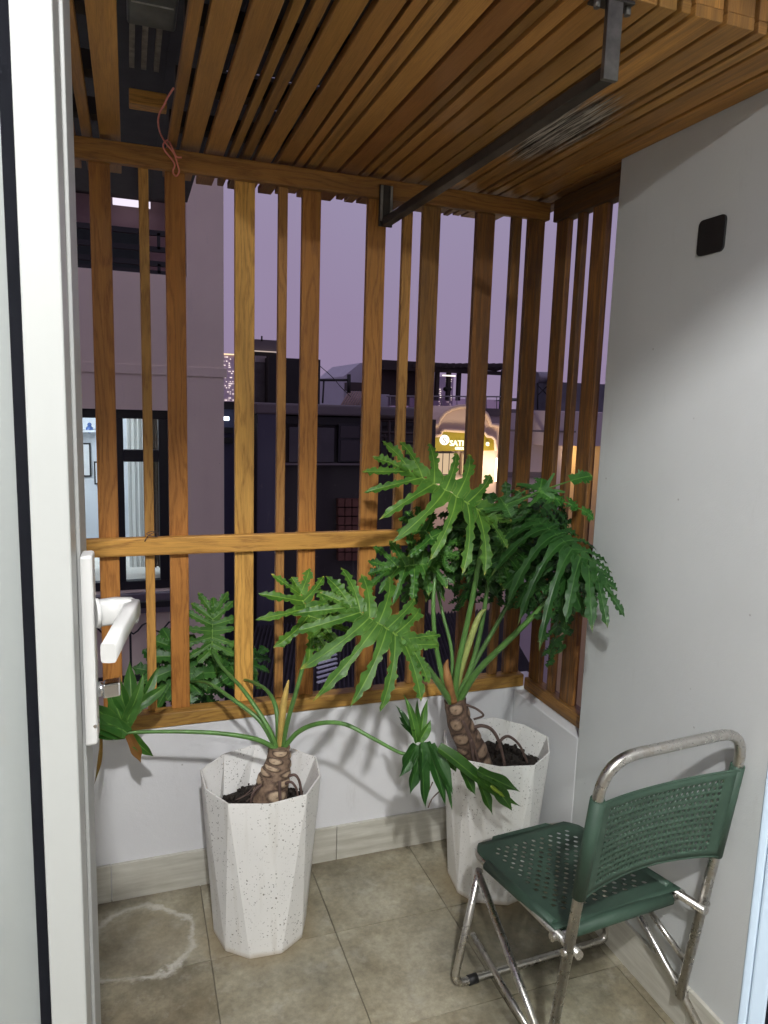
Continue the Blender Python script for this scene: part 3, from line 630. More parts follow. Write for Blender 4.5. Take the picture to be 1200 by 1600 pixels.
def trunk(parent, P, r0, r1, seed, color):
    pts = spline(P, 22); k = len(pts); seg = 44; r = random.Random(seed)
    scars = []; z = .03
    while z < 1.0:
        scars.append((z, r.uniform(-.25, .25) + len(scars) * 2.2, r.uniform(.055, .075), r.uniform(.62, .85))); z += .052
    m = MB(); sa = []; ra = []; t0 = None
    nn = Vector((0, -1, 0))
    for i in range(k):
        s = i / (k - 1); t = (pts[min(i + 1, k - 1)] - pts[max(i - 1, 0)]).normalized(); n2 = (nn - t * nn.dot(t)).normalized(); bb = t.cross(n2)
        for j in range(seg):
            a = 2 * math.pi * j / seg; rad = r0 + (r1 - r0) * s; sc_ = 0; rim = 0; disp = 0
            for (zs, an, hz, ha) in scars:
                da = (a - an + math.pi) % (2 * math.pi) - math.pi; dd = math.sqrt((da / ha) ** 2 + ((s - zs) / hz) ** 2)
                if dd < 1.25:
                    disp = max(disp, .0035 * max(0, 1 - dd ** 4)); sc_ = max(sc_, 1 if dd < .72 else max(0, 1 - (dd - .72) / .15)); rim = max(rim, math.exp(-((dd - .98) / .13) ** 2))
                    if dd < .13: rim = max(rim, .8)
            disp += .0015 * noise.noise(Vector((math.cos(a) * 3, math.sin(a) * 3, s * 14 + seed)))
            m.v.append(tuple(pts[i] + (n2 * math.cos(a) + bb * math.sin(a)) * (rad + disp))); sa.append(sc_); ra.append(rim)
    for i in range(k - 1):
        for j in range(seg):
            q = (j + 1) % seg; m.quad((i * seg + j, i * seg + q, (i + 1) * seg + q, (i + 1) * seg + j), [(0, 0)] * 4, True)
    m.quad([(k - 1) * seg + j for j in range(seg)], [(0, 0)] * seg)
    m.attr = {'scar': sa, 'rim': ra}
    return m.build('trunk', TRUNK, parent, org=pts[0], color=color)
FC = (0, -.82, .57)
# ---- left plant
LP = thing('potted_plant', (.36, 1.87, .40), 'split leaf plant with long arching stalks in the speckled planter nearest the door', 'plant', 'split leaf plants in planters')
tl = Vector((.380, 1.87, .545))
trunk(LP, [(.352, 1.872, .385), (.366, 1.87, .455), (.376, 1.87, .50), tl], .050, .0265, 3, (1, 1, 1))
petiole(LP, [tl + Vector((-.01, -.005, -.005)), (400, 1155, 1.86), (345, 1146, 1.87), (280, 1143, 1.88), (215, 1144, 1.90), (196, 1146, 1.90)])
petiole(LP, [tl + Vector((-.008, 0, 0)), (415, 1130, 1.88), (380, 1078, 1.95), (345, 1040, 2.08), (331, 1014, 2.20)])
petiole(LP, [tl + Vector((-.012, .005, 0)), (405, 1125, 1.90), (360, 1090, 1.96), (325, 1067, 2.06), (298, 1065, 2.18)])
petiole(LP, [tl + Vector((-.002, .01, 0)), (432, 1110, 1.91), (418, 1080, 1.97), (395, 1066, 2.06), (375, 1061, 2.18)])
petiole(LP, [tl + Vector((.008, 0, 0)), (450, 1125, 1.84), (463, 1080, 1.80), (474, 1040, 1.79), (487, 1000, 1.79), (489, 986, 1.80)])
petiole(LP, [tl + Vector((.012, 0, -.006)), (467, 1143, 1.84), (500, 1130, 1.79), (540, 1132, 1.75), (585, 1155, 1.71), (632, 1178, 1.68), (655, 1166, 1.67)])
m = MB(); pts = spline([tl, at(440, 1130, 1.855), at(444, 1095, 1.85), at(451, 1062, 1.845)], 6)
m.tube(pts, [.007 + .004 * math.sin(i / (len(pts) - 1) * 2.6) - .008 * (i / (len(pts) - 1)) ** 4 for i in range(len(pts))], 8); m.build('leaf_sheath', SPEAR, LP, org=pts[0], label='yellow dried leaf sheath standing upright')
leaf(LP, at(489, 984, 1.80), at(462, 905, 1.86), (.15, -.75, .55), .140, 6, 11, (1.3, 1.2, .8), .018, .3, .25, .006, 150)
leaf(LP, at(489, 984, 1.80), at(548, 920, 1.84), (-.2, -.8, .5), .075, 4, 12, (1.15, 1.1, .8), .018, .3, .3, .006, 110)
fan(LP, [((196, 1146, 1.90), (221, 1050, 1.93), .034), ((200, 1130, 1.905), (188, 1056, 1.94), .034), ((203, 1118, 1.91), (250, 1040, 1.95), .030), ((202, 1125, 1.92), (206, 1032, 1.98), .034), ((206, 1110, 1.91), (262, 1066, 1.94), .032), ((196, 1130, 1.90), (160, 1066, 1.93), .036)], (.1, -.9, .3), (.85, .92, .9), 3)
fan(LP, [((196, 1146, 1.895), (140, 1092, 1.87), .042), ((196, 1146, 1.90), (134, 1118, 1.86), .042), ((196, 1146, 1.90), (136, 1140, 1.86), .032), ((196, 1143, 1.905), (168, 1078, 1.92), .040)], (.1, -.85, .45), (.72, .86, .85), 4)
lance(LP, at(196, 1143, 1.90), at(241, 1182, 1.93), (0, -.9, .3), .030, 15, (.85, .9, .8))
lance(LP, at(197, 1144, 1.90), at(136, 1150, 1.87), (0, -.8, .5), .028, 27, (.7, .85, .8))
lance(LP, at(202, 1146, 1.895), at(219, 1192, 1.91), (0, -.9, .3), .026, 16, (1, .9, .7), dry=1.0, label='brown withered leaf lobe hanging down')
lance(LP, at(158, 1148, 1.88), at(147, 1224, 1.89), (0, -1, .1), .010, 17, (1.4, 1.2, .7), dry=.8, bend=.04, label='thin brown withered lobe hanging by the door')
lance(LP, at(137, 1150, 1.88), at(132, 1200, 1.89), (0, -1, .1), .010, 26, (1.0, .9, .7), dry=1.0, bend=.04, label='short brown withered lobe close to the door')
leaf(LP, at(331, 1013, 2.20), at(334, 938, 2.26), (0, -.85, .5), .115, 7, 18, (1.0, 1.1, .9), .019, .25, .2, .004, 120)
leaf(LP, at(298, 1066, 2.19), at(258, 985, 2.28), (.1, -.85, .5), .11, 5, 19, (.7, .9, .9), .032, .2, .2, .004, 125)
leaf(LP, at(296, 1066, 2.19), at(233, 1062, 2.24), (0, -.8, .6), .09, 4, 20, (.7, .9, .85), .030, .2, .25, .004, 110)
leaf(LP, at(335, 1040, 2.24), at(318, 1108, 2.30), (0, -.9, .3), .085, 5, 21, (.55, .75, .8), .026, .2, .2, .005, 120)
leaf(LP, at(372, 1062, 2.20), at(345, 1012, 2.28), (.2, -.85, .4), .085, 4, 22, (.7, .9, .9), .026, .2, .2, .005, 120)
leaf(LP, at(374, 1062, 2.20), at(415, 1010, 2.34), (-.2, -.85, .4), .075, 4, 23, (.5, .75, .7), .022, .2, .2, .005, 120)
leaf(LP, at(258, 1080, 2.26), at(250, 1010, 2.32), (.2, -.85, .4), .09, 4, 24, (.5, .7, .7), .030, .2, .2, .005, 120)
# leaf at the end of the arching stalk
fan(LP, [((654, 1160, 1.67), (630, 1086, 1.70), .022), ((654, 1158, 1.672), (652, 1092, 1.71), .020), ((655, 1158, 1.67), (669, 1092, 1.70), .022), ((656, 1160, 1.668), (672, 1124, 1.68), .026), ((653, 1150, 1.675), (641, 1108, 1.70), .022)], (.2, -.9, .35), (1.0, 1.05, .9), 5, bend=.03)
fan(LP, [((650, 1150, 1.675), (616, 1102, 1.72), .018), ((648, 1142, 1.675), (624, 1120, 1.71), .022), ((650, 1152, 1.675), (626, 1130, 1.70), .012)], (.2, -.9, .35), (.34, .46, .48), 6)
fan(LP, [((658, 1160, 1.668), (667, 1264, 1.63), .040), ((652, 1164, 1.668), (628, 1202, 1.66), .042), ((652, 1172, 1.665), (622, 1214, 1.65), .024), ((655, 1180, 1.665), (638, 1241, 1.64), .036), ((664, 1162, 1.665), (699, 1256, 1.62), .034), ((672, 1164, 1.66), (707, 1240, 1.61), .034), ((676, 1170, 1.655), (710, 1264, 1.60), .022), ((658, 1170, 1.667), (650, 1215, 1.65), .040)], (.1, -.88, .45), (.36, .52, .56), 7)
fan(LP, [((684, 1167, 1.655), (817, 1262, 1.57), .040), ((700, 1178, 1.65), (712, 1206, 1.635), .026), ((722, 1196, 1.635), (742, 1244, 1.60), .028), ((748, 1214, 1.61), (767, 1274, 1.58), .028), ((765, 1222, 1.60), (800, 1266, 1.57), .036), ((745, 1203, 1.615), (811, 1240, 1.58), .034)], (-.1, -.80, .60), (.50, .58, .45), 8)
lance(LP, at(766, 1228, 1.592), at(790, 1246, 1.577), (-.1, -.8, .6), .010, 91, (2.6, 1.5, 1.0), label='pale yellow scorched streak on the leaf')
def roots(par, L):
    for P, r in L:
        pts = spline([at(*p) for p in P], 7); k = len(pts); m = MB(); m.tube(pts, [r * (1 - .25 * i / k) for i in range(k)], 8); m.build('root', ROOT, par, org=pts[0])
roots(LP, [([(450, 1213, 1.84), (461, 1211, 1.83), (468, 1222, 1.825), (472, 1246, 1.82)], .0045), ([(446, 1224, 1.83), (455, 1222, 1.82), (463, 1232, 1.815), (466, 1248, 1.81)], .0040), ([(437, 1220, 1.83), (437, 1235, 1.822), (438, 1254, 1.815)], .0055),
    ([(410, 1214, 1.86), (398, 1228, 1.87), (382, 1243, 1.88), (368, 1250, 1.88)], .0016), ([(412, 1218, 1.86), (396, 1236, 1.865), (372, 1249, 1.87)], .0014), ([(414, 1222, 1.85), (400, 1240, 1.85), (385, 1252, 1.86)], .0020), ([(408, 1226, 1.85), (396, 1238, 1.84), (392, 1254, 1.84)], .0045)])

# ---- right plant
RP = thing('potted_plant', (1.00, 1.86, .40), 'tall leafy split leaf plant with thick scarred trunk in the corner planter', 'plant', 'split leaf plants in planters')
tr = Vector(at(710, 1092, 1.84))
trunk(RP, [at(748, 1204, 1.85), at(738, 1170, 1.845), at(720, 1135, 1.84), tr], .048, .031, 5, (.62, .58, .58))
petiole(RP, [tr + Vector((0, -.01, -.01)), (714, 1050, 1.80), (735, 950, 1.76), (750, 870, 1.73), (762, 806, 1.70)], .010, .0055)
petiole(RP, [tr + Vector((-.012, -.008, -.01)), (690, 1075, 1.79), (665, 1040, 1.73), (640, 1015, 1.67), (631, 1003, 1.64)], .011, .006)
petiole(RP, [tr + Vector((-.008, .0, 0)), (692, 1060, 1.82), (680, 1000, 1.82), (677, 940, 1.83), (682, 880, 1.86)], .009, .005)
petiole(RP, [tr + Vector((.012, -.005, -.01)), (745, 1050, 1.78), (800, 995, 1.72), (845, 950, 1.67), (876, 914, 1.63)], .011, .006)
petiole(RP, [tr + Vector((.008, .0, 0)), (735, 1045, 1.84), (752, 980, 1.85), (764, 900, 1.86), (770, 850, 1.88)], .009, .005)
petiole(RP, [tr + Vector((.01, .005, 0)), (745, 1030, 1.86), (785, 960, 1.86), (815, 900, 1.86), (835, 850, 1.86)], .008, .005)
petiole(RP, [tr + Vector((-.006, .008, 0)), (706, 1020, 1.88), (692, 960, 1.92), (683, 920, 1.95), (675, 880, 1.97)], .006, .004)
m = MB(); pts = spline([tr, at(722, 1040, 1.81), at(738, 990, 1.80), at(750, 960, 1.80), at(760, 952, 1.80)], 6)
m.tube(pts, [.007 + .004 * math.sin(i / (len(pts) - 1) * 2.6) - .0085 * (i / (len(pts) - 1)) ** 3 for i in range(len(pts))], 8); m.build('leaf_sheath', SPEARG, RP, org=pts[0], label='pale green rolled new leaf')
m = MB(); pts = spline([tr + Vector((-.012, -.02, 0)), at(700, 1062, 1.81), at(697, 1042, 1.82), at(700, 1030, 1.83)], 5); m.tube(pts, [.012, .012, .012, .012, .013, .013, .013, .012, .011, .010, .009, .008, .006, .005, .003, .001], 8); m.build('leaf_sheath', DRY, RP, org=pts[0], label='brown dried leaf sheath')
SHADED = (.34, .48, .55)  # darker leaf tone; shade over the right crown is put into it
leaf(RP, at(760, 807, 1.70), at(604, 708, 1.80), (.1, -.78, .62), .205, 8, 41, (1.1, 1.05, .85), .0215, .22, .28, .006, 125, side=(1.05, .8))
petiole(RP, [(761, 807, 1.70), (795, 790, 1.69), (838, 771, 1.68)], .004, .0025)
leaf(RP, at(790, 790, 1.69), at(918, 738, 1.66), (.1, -.7, .7), .050, 2, 42, (.55, .75, .7), .030, .15, .25, .005, 70)
leaf(RP, at(846, 772, 1.68), at(926, 800, 1.62), (.2, -.7, .7), .022, 3, 43, (.50, .75, .65), .034, .1, .25, .005, 40)
leaf(RP, at(640, 1008, 1.65), at(520, 925, 1.70), (.05, -.78, .62), .215, 8, 44, (1.1, 1.05, .9), .0225, .2, .35, .006, 128, side=(1.0, .8), sag=.15)
leaf(RP, at(682, 880, 1.86), at(582, 890, 1.92), (.1, -.75, .62), .12, 7, 45, (.75, .9, .75), .018, .25, .25, .008, 125)
leaf(RP, at(678, 870, 1.95), at(630, 940, 2.02), (.1, -.75, .62), .10, 5, 46, (.5, .7, .6), .018, .25, .25, .008, 125)
leaf(RP, at(690, 860, 1.80), at(640, 800, 1.86), (.1, -.75, .62), .10, 5, 47, (.7, .85, .7), .018, .25, .25, .010, 125)
leaf(RP, at(835, 812, 1.72), at(972, 918, 1.42), (-.10, -.62, .78), .175, 9, 48, SHADED, .020, .15, .45, .005, 105, side=(.55, 1.1), sag=.35)
leaf(RP, at(876, 913, 1.63), at(866, 1040, 1.66), (.1, -.9, .4), .085, 5, 49, SHADED, .020, .2, .25, .006, 120)
leaf(RP, at(878, 912, 1.63), at(925, 890, 1.55), (.1, -.7, .6), .10, 4, 50, SHADED, .022, .2, .3, .006, 120, sag=.3)
leaf(RP, at(770, 850, 1.88), at(700, 900, 1.95), (0, -.8, .6), .14, 6, 51, SHADED, .020, .25, .3, .008, 125)
leaf(RP, at(772, 852, 1.86), at(752, 780, 1.95), (0, -.8, .6), .14, 6, 52, SHADED, .020, .25, .3, .008, 125)
leaf(RP, at(835, 850, 1.86), at(780, 925, 1.86), (0, -.8, .6), .13, 6, 53, SHADED, .020, .25, .3, .008, 125)
leaf(RP, at(835, 850, 1.86), at(885, 800, 1.92), (0, -.8, .6), .13, 6, 54, SHADED, .020, .25, .3, .008, 125)
leaf(RP, at(800, 830, 1.80), at(850, 940, 1.78), (.1, -.8, .6), .14, 6, 55, SHADED, .022, .25, .3, .007, 125)
leaf(RP, at(765, 840, 1.80), at(720, 960, 1.90), (.1, -.85, .5), .10, 6, 56, SHADED, .020, .25, .3, .007, 125)
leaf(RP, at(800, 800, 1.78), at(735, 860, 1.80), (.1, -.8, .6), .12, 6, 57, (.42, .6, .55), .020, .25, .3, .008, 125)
for (b, t, nn, wd, n_, sd, tn) in (((770, 845, 1.84), (690, 835, 1.90), (.1, -.8, .6), .12, 7, 61, (.46, .62, .5)), ((835, 845, 1.84), (905, 870, 1.80), (.1, -.75, .65), .13, 7, 62, SHADED), ((800, 850, 1.88), (770, 945, 1.93), (.1, -.8, .6), .13, 7, 63, SHADED),
    ((838, 800, 1.82), (870, 770, 1.90), (0, -.8, .6), .11, 6, 64, SHADED), ((760, 830, 1.86), (705, 790, 1.93), (0, -.8, .6), .11, 6, 65, SHADED), ((870, 860, 1.70), (930, 940, 1.62), (.1, -.75, .65), .11, 7, 66, SHADED), ((850, 880, 1.75), (810, 950, 1.78), (.1, -.85, .5), .10, 7, 67, SHADED),
    ((800, 815, 1.76), (770, 905, 1.76), (.1, -.8, .6), .12, 8, 68, (.42, .58, .52)), ((690, 870, 1.90), (640, 880, 1.95), (.1, -.8, .6), .10, 6, 69, (.6, .75, .55)), ((878, 910, 1.64), (893, 985, 1.66), (.1, -.85, .5), .07, 6, 70, SHADED)):
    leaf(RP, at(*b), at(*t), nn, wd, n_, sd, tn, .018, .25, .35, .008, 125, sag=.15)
roots(RP, [([(728, 1101, 1.82), (745, 1108, 1.80), (755, 1118, 1.79), (740, 1124, 1.80)], .0040), ([(738, 1138, 1.82), (752, 1134, 1.81), (768, 1140, 1.80), (780, 1160, 1.79), (789, 1196, 1.78)], .0060), ([(776, 1172, 1.83), (784, 1155, 1.84), (796, 1151, 1.84), (812, 1165, 1.83), (824, 1192, 1.82)], .0050), ([(722, 1125, 1.81), (738, 1160, 1.80), (750, 1200, 1.80)], .0060), ([(735, 1155, 1.80), (740, 1190, 1.79)], .0055), ([(848, 1170, 1.86), (842, 1176, 1.86), (846, 1192, 1.86)], .0014)])
roots(LP, [([(676, 1222, 1.66), (667, 1243, 1.66)], .0018), ([(694, 1230, 1.66), (676, 1247, 1.67), (669, 1262, 1.68)], .0020)])

# ================================================================== folding chair
CH = thing('folding_chair', (1.026, 1.341, 0), 'green perforated plastic folding chair with bare steel tube frame', 'chair')
ca = .078; cu = Vector((math.cos(ca), math.sin(ca), 0)); cv = Vector((math.sin(ca), -math.cos(ca), 0)); CO = Vector((1.026, 1.341, 0))
def c3(u, v, z): return CO + cu * u + cv * v + Vector((0, 0, z))
hw = .193; hf = .172; TR = .0105
def backp(s, z): return c3(s * hw, .140 + .137 * z, z)
def tubepart(name, P, r=TR, seg=12, mat=STEEL, parent=CH, fil=.05):
    m = MB(); m.tube(fillet(P, fil, 8) if len(P) > 2 else P, r, seg); return m.build(name, mat, parent, org=P[0])
tubepart('back_frame', [backp(-1, .105), backp(-1, .836), backp(1, .836), backp(1, .105)], .0115, 14, fil=.085)
tubepart('seat_frame', [c3(-hw + .013, .212, .378), c3(-hf + .010, -.258, .328), c3(hf - .010, -.258, .328), c3(hw - .013, .212, .378)], .0100, 12, fil=.07)
tubepart('rear_rail', [c3(-hw + .0, .135, .366), c3(hw - .0, .135, .366)], .0095)
tubepart('front_leg', [c3(-hf - .016, -.168, .328), c3(-.246, -.172, .012), c3(.246, -.150, .012), c3(hf + .016, -.150, .325)], .0100, 12, fil=.04)
for s in (-1, 1):
    xt = s * (hf + .022); xf = s * (hw + .015)
    top = c3(xt, -.165, .326); bot = c3(xf, .290, .010); jt = top.lerp(bot, .70)
    tubepart('rear_leg', [top, bot], .0095)
    tubepart('stay', [c3(s * .200, -.165, .150), jt + Vector((0, 0, -.012))] if s < 0 else [c3(s * .185, .02, .270), c3(xf, .150, .190)], .0075)
    m = MB(); m.sphere(jt + cu * s * .004, .0125, 10, 6); m.build('pivot', STEEL, CH, org=jt)
    m = MB(); a = c3(s * (hw + .002), .192, .377); m.tube([a - cu * .014, a + cu * .014], .008, 8); m.build('pivot', STEEL, CH, org=a)
    m = MB(); m.tube([bot + (top - bot) * .03, bot - (top - bot) * .012], .012, 10); m.build('foot_cap', BLACKP, CH, org=bot)
for u in (-.190, .110):
    m = MB(); a = c3(u, -.172 + .0447 * (u + .246), .012); m.tube([a - cu * .013, a + cu * .013], .0125, 12); m.build('foot_cap', BLACKP, CH, org=a)
def perforated(name, pos, nu, nv, hole, rowhole, th=.0022):
    # sheet of cells; a cell has a real eight sided hole where hole(i,j)
    m = MB(); idx = {}
    def vv(a, b):
        k = (round(a, 4), round(b, 4))
        if k not in idx: idx[k] = len(m.v); m.v.append(tuple(pos(a / nu, b / nv)))
        return idx[k]
    for i in range(nu):
        for j in range(nv):
            if not hole(i, j):
                m.quad((vv(i, j), vv(i + 1, j), vv(i + 1, j + 1), vv(i, j + 1)), [(0, 0)] * 4, True); continue
            c = []; rr = rowhole
            for k in range(8):
                a = math.radians(22.5 + k * 45); c.append(vv(i + .5 + rr * math.cos(a), j + .5 + rr * math.sin(a)))
            q = [vv(i + 1, j + 1), vv(i, j + 1), vv(i, j), vv(i + 1, j)]
            m.quad((q[0], c[1], c[0]), [(0, 0)] * 3, True) if False else None
            # corners at 45,135,225,315 degrees; hole vertices at 22.5+45k
            m.quad((q[0], c[1], c[0]), [(0, 0)] * 3, True); m.quad((q[1], c[3], c[2]), [(0, 0)] * 3, True); m.quad((q[2], c[5], c[4]), [(0, 0)] * 3, True); m.quad((q[3], c[7], c[6]), [(0, 0)] * 3, True)
            m.quad((q[0], q[1], c[2], c[1]), [(0, 0)] * 4, True); m.quad((q[1], q[2], c[4], c[3]), [(0, 0)] * 4, True); m.quad((q[2], q[3], c[6], c[5]), [(0, 0)] * 4, True); m.quad((q[3], q[0], c[0], c[7]), [(0, 0)] * 4, True)
    o = m.build(name, GREENP, CH, org=CO)
    so = o.modifiers.new('solid', 'SOLIDIFY'); so.thickness = th; so.offset = 0
    return o
z0, z1 = .520, .742
def backpos(a, b):
    u = -hw + .006 + (2 * hw - .012) * a; z = z0 + (z1 - z0) * b - .012 * math.sin(math.pi * a) * (-.3 + 1.3 * b)
    sag = -.030 * math.sin(math.pi * a) ** .8
    p = c3(u, .140 + .137 * z + .011 + sag, z)
    rib = .0028 * max(0, math.cos((b * 14 - 1) * math.pi)) ** 6 * math.sin(math.pi * a)
    return p + cv * rib
br = perforated('backrest', backpos, 28, 14, lambda i, j: 2 <= i < 26 and 1 <= j < 13, .245)
for s in (-1, 1):
    m = MB(); m.tube([backp(s, z0 - .004), backp(s, z1 + .006)], .0150, 14, caps=True); m.build('sleeve', GREENP, CH, org=backp(s, z0))
m = MB(); m.tube([backpos(k / 20, 1.0) for k in range(21)], .0028, 6); m.build('edge_bead', GREENP, CH, org=backpos(0, 1)); m = MB(); m.tube([backpos(k / 20, 0.0) for k in range(21)], .0028, 6); m.build('edge_bead', GREENP, CH, org=backpos(0, 0))
def seatpos(a, b):
    v = -.250 + (.135 + .250) * b; wd = (hf + (hw - hf) * (v + .24) / .45) - .005; wd *= 1 - .15 * max(0, (.11 - b) / .11) ** 1.5; u = -wd + 2 * wd * a
    z = .340 + .041 * b - .012 * math.sin(math.pi * a) * math.sin(math.pi * min(1, b * 1.0) * .9 + .15)
    return c3(u, v, z)
perforated('seat', seatpos, 24, 22, lambda i, j: 3 <= i < 21 and 2 <= j < 19 and (i + j) % 2 == 0, .40)
for s in (-1, 1):
    m = MB(); m.tube([c3(s * (hf - .002), -.16, .3400), c3(s * (hw - .023), .115, .3725)], .0128, 12); m.build('sleeve', GREENP, CH, org=c3(s * hf, -.16, .36))
m = MB(); m.tube([c3(-.150, .135, .366), c3(.150, .135, .366)], .0150, 12); m.build('sleeve', GREENP, CH, org=c3(-.150, .135, .366))
m = MB(); m.tube([c3(-.085, -.258, .328), c3(.085, -.258, .328)], .0125, 12); m.build('sleeve', GREENP, CH, org=c3(-.085, -.258, .328))
m = MB(); q = seatpos(.5, 0); m.prism([c3(-.100, -.249, .340), c3(.100, -.249, .340), c3(.088, -.262, .340), c3(-.088, -.262, .340)], (0, 0, -.001), (0, 0, .001)); m.build('front_flap', GREENP, CH, org=q)

# ================================================================== doors
LD = thing('glass_door', (-.07, .80, 0), 'white glazed balcony door leaf with black gasket and lever handle at left', 'door', 'glazed door leaves')
# frontal frame direction: from the glass (left) to the stile (right)
sa, sb = Vector((-.0905, .765, 0)), Vector((-.0580, .772, 0))      # stile front, left and right edge
dx = (sb - sa).normalized(); dyv = Vector((.028, 1, 0)).normalized()
def dpt(a, b, z): return sb + dx * a + dyv * b + Vector((0, 0, z))
m = MB(); m.prism([dpt(-.036, 0, 0), dpt(0, 0, 0), dpt(0, .050, 0), dpt(-.036, .050, 0)], (0, 0, .02), (0, 0, 2.40)); m.build('stile', WHITEM, LD, bevel=.002)
m = MB(); m.prism([dpt(-.030, .050, 0), dpt(-.003, .050, 0), dpt(-.003, .075, 0), dpt(.002, .075, 0), dpt(.002, .150, 0), dpt(-.030, .150, 0)], (0, 0, .02), (0, 0, 2.40)); m.build('rebate', GREYM, LD, bevel=.001)
m = MB(); m.prism([dpt(-.047, .004, 0), dpt(-.036, .004, 0), dpt(-.036, .040, 0), dpt(-.047, .040, 0)], (0, 0, .02), (0, 0, 2.40)); m.build('gasket', RUBBER, LD)
m = MB(); m.prism([dpt(-.60, .016, 0), dpt(-.047, .016, 0), dpt(-.047, .022, 0), dpt(-.60, .022, 0)], (0, 0, .02), (0, 0, 2.40)); m.build('pane', GREYREFL, LD)
m = MB(); m.prism([dpt(-.070, .024, 0), dpt(-.049, .024, 0), dpt(-.049, .036, 0), dpt(-.070, .036, 0)], (0, 0, .02), (0, 0, 2.40)); m.build('spacer', GREYM, LD)
m = MB(); m.prism([dpt(.0025, .052, 0), dpt(.016, .052, 0), dpt(.016, .085, 0), dpt(.0025, .085, 0)], (0, 0, 1.108), (0, 0, 1.328)); hp = m.build('handle_plate', WHITEH, LD, bevel=.003)
m = MB(); a0 = dpt(.016, .068, 1.258)
m.tube([a0, dpt(.020, .068, 1.258)], .017, 16); m.build('rose', WHITEH, hp)
def sqbar(m, P, hx, hz):
    P = [Vector(p) for p in P]; n = len(m.v)
    for i, p in enumerate(P):
        t = (P[min(i + 1, len(P) - 1)] - P[max(i - 1, 0)]).normalized(); s_ = Vector((0, 0, 1)).cross(t).normalized(); u_ = t.cross(s_)
        for k in range(12):
            an = 2 * math.pi * k / 12; cx_, cz_ = math.cos(an), math.sin(an)
            e = .36; m.v.append(tuple(p + s_ * (abs(cx_) ** e * math.copysign(hx, cx_)) + u_ * (abs(cz_) ** e * math.copysign(hz, cz_))))
    for i in range(len(P) - 1):
        for k in range(12): m.quad((n + i * 12 + k, n + i * 12 + (k + 1) % 12, n + (i + 1) * 12 + (k + 1) % 12, n + (i + 1) * 12 + k), [(0, 0)] * 4, True)
    m.quad([n + k for k in reversed(range(12))]); m.quad([n + (len(P) - 1) * 12 + k for k in range(12)])
m = MB(); sqbar(m, [dpt(.019, .068, 1.258), dpt(.038, .067, 1.259), dpt(.050, .062, 1.259), dpt(.055, .052, 1.258)], .011, .0145); m.build('lever_neck', WHITEH, hp)
m = MB(); sqbar(m, [dpt(.0585, .058, 1.2625), dpt(.0525, .030, 1.260), dpt(.0445, -.012, 1.2555), dpt(.0365, -.056, 1.2510)], .0075, .0105); m.build('lever', WHITEH, hp)
m = MB(); m.tube([dpt(.016, .062, 1.170), dpt(.024, .062, 1.170)], .0085, 14); m.build('thumb_turn_base', CHROME, hp)
m = MB(); m.obox(dpt(.0325, .060, 1.170), dx * .0095, dyv * .009, (0, 0, .0085)); m.build('thumb_turn', CHROME, hp, bevel=.002)
m = MB(); m.tube([dpt(.0135, .0515, 1.131), dpt(.0135, .053, 1.131)], .002, 8); m.tube([dpt(.016, .068, 1.131), dpt(.0166, .068, 1.131)], .004, 10); m.tube([dpt(.016, .068, 1.305), dpt(.0166, .068, 1.305)], .004, 10); m.build('screws', CHROME, hp)

RD = thing('glass_door', (.36, .34, 0), 'pale blue white edge of a second glazed door leaf at right', 'door', 'glazed door leaves')
e0 = at(1150, 1600, .34); e0 = Vector((e0.x + .001, .34, 0)); vr = Vector((ray(1165, 1500).x, ray(1165, 1500).y, 0)).normalized(); vp = Vector((vr.y, -vr.x, 0))
def rpt(a, b, z=0): return e0 + vp * a * .61 - vr * b * .61 + Vector((0, 0, z))
m = MB(); m.prism([rpt(0, 0), rpt(.009, -.012), rpt(.009, .05), rpt(0, .05)], (0, 0, .02), (0, 0, 2.40)); m.build('stile_edge', BLUEM, RD, bevel=.0015)
m = MB(); m.prism([rpt(.0092, .004), rpt(.026, .004), rpt(.026, .05), rpt(.0092, .05)], (0, 0, .02), (0, 0, 2.40)); m.build('stile', BLUEM, RD, bevel=.0015)
m = MB(); m.prism([rpt(.0262, .008), rpt(.034, .008), rpt(.034, .04), rpt(.0262, .04)], (0, 0, .02), (0, 0, 2.40)); m.build('gasket', RUBBER, RD)
m = MB(); m.prism([rpt(.034, .020), rpt(.30, .16), rpt(.30, .166), rpt(.034, .026)], (0, 0, .02), (0, 0, 2.40)); m.build('pane', GLASS, RD)

# ================================================================== neighbours
exec_bg = True
def pb(name, mat, par, px0, px1, py0, py1, y, dep=.1, bevel=0.0, **kw):
    xm, ym = (px0 + px1) / 2, (py0 + py1) / 2
    a = at(px0, ym, y).x; b = at(px1, ym, y).x; c = at(xm, py1, y).z; d_ = at(xm, py0, y).z
    return bx(name, mat, par, min(a, b), max(a, b), y, y + dep, min(c, d_), max(c, d_), bevel=bevel, **kw)
ASPH = plain('street_asphalt', (.05, .05, .052), .85, .3, 3)
m = MB(); m.box(-900, 900, -60, 1500, -7.6, -7.0); o = m.build('ground', ASPH); o['kind'] = 'structure'
MAUVE = wall_mat('mauve_render', (.80, .69, .57), .25)
BLKF = plain('black_window_frame', (.012, .013, .018), .4, .1, 10)
IRON = plain('black_iron', (.015, .015, .016), .55, .2, 10)
NB = thing('apartment_building', (-.5, 5.2, -7), 'mauve rendered apartment building with lit black framed window behind the slats', 'building')
YF = 5.0
xe = at(350, 700, YF).x                       # right edge of the facade
wx0, wx1 = -1.6, at(266, 780, YF).x; wz0, wz1 = at(200, 925, YF).z, at(200, 640, YF).z
bx0, bx1 = -3.2, at(291, 340, YF).x; bz0, bz1 = at(205, 425, YF).z, at(205, 252, YF).z
m = MB()
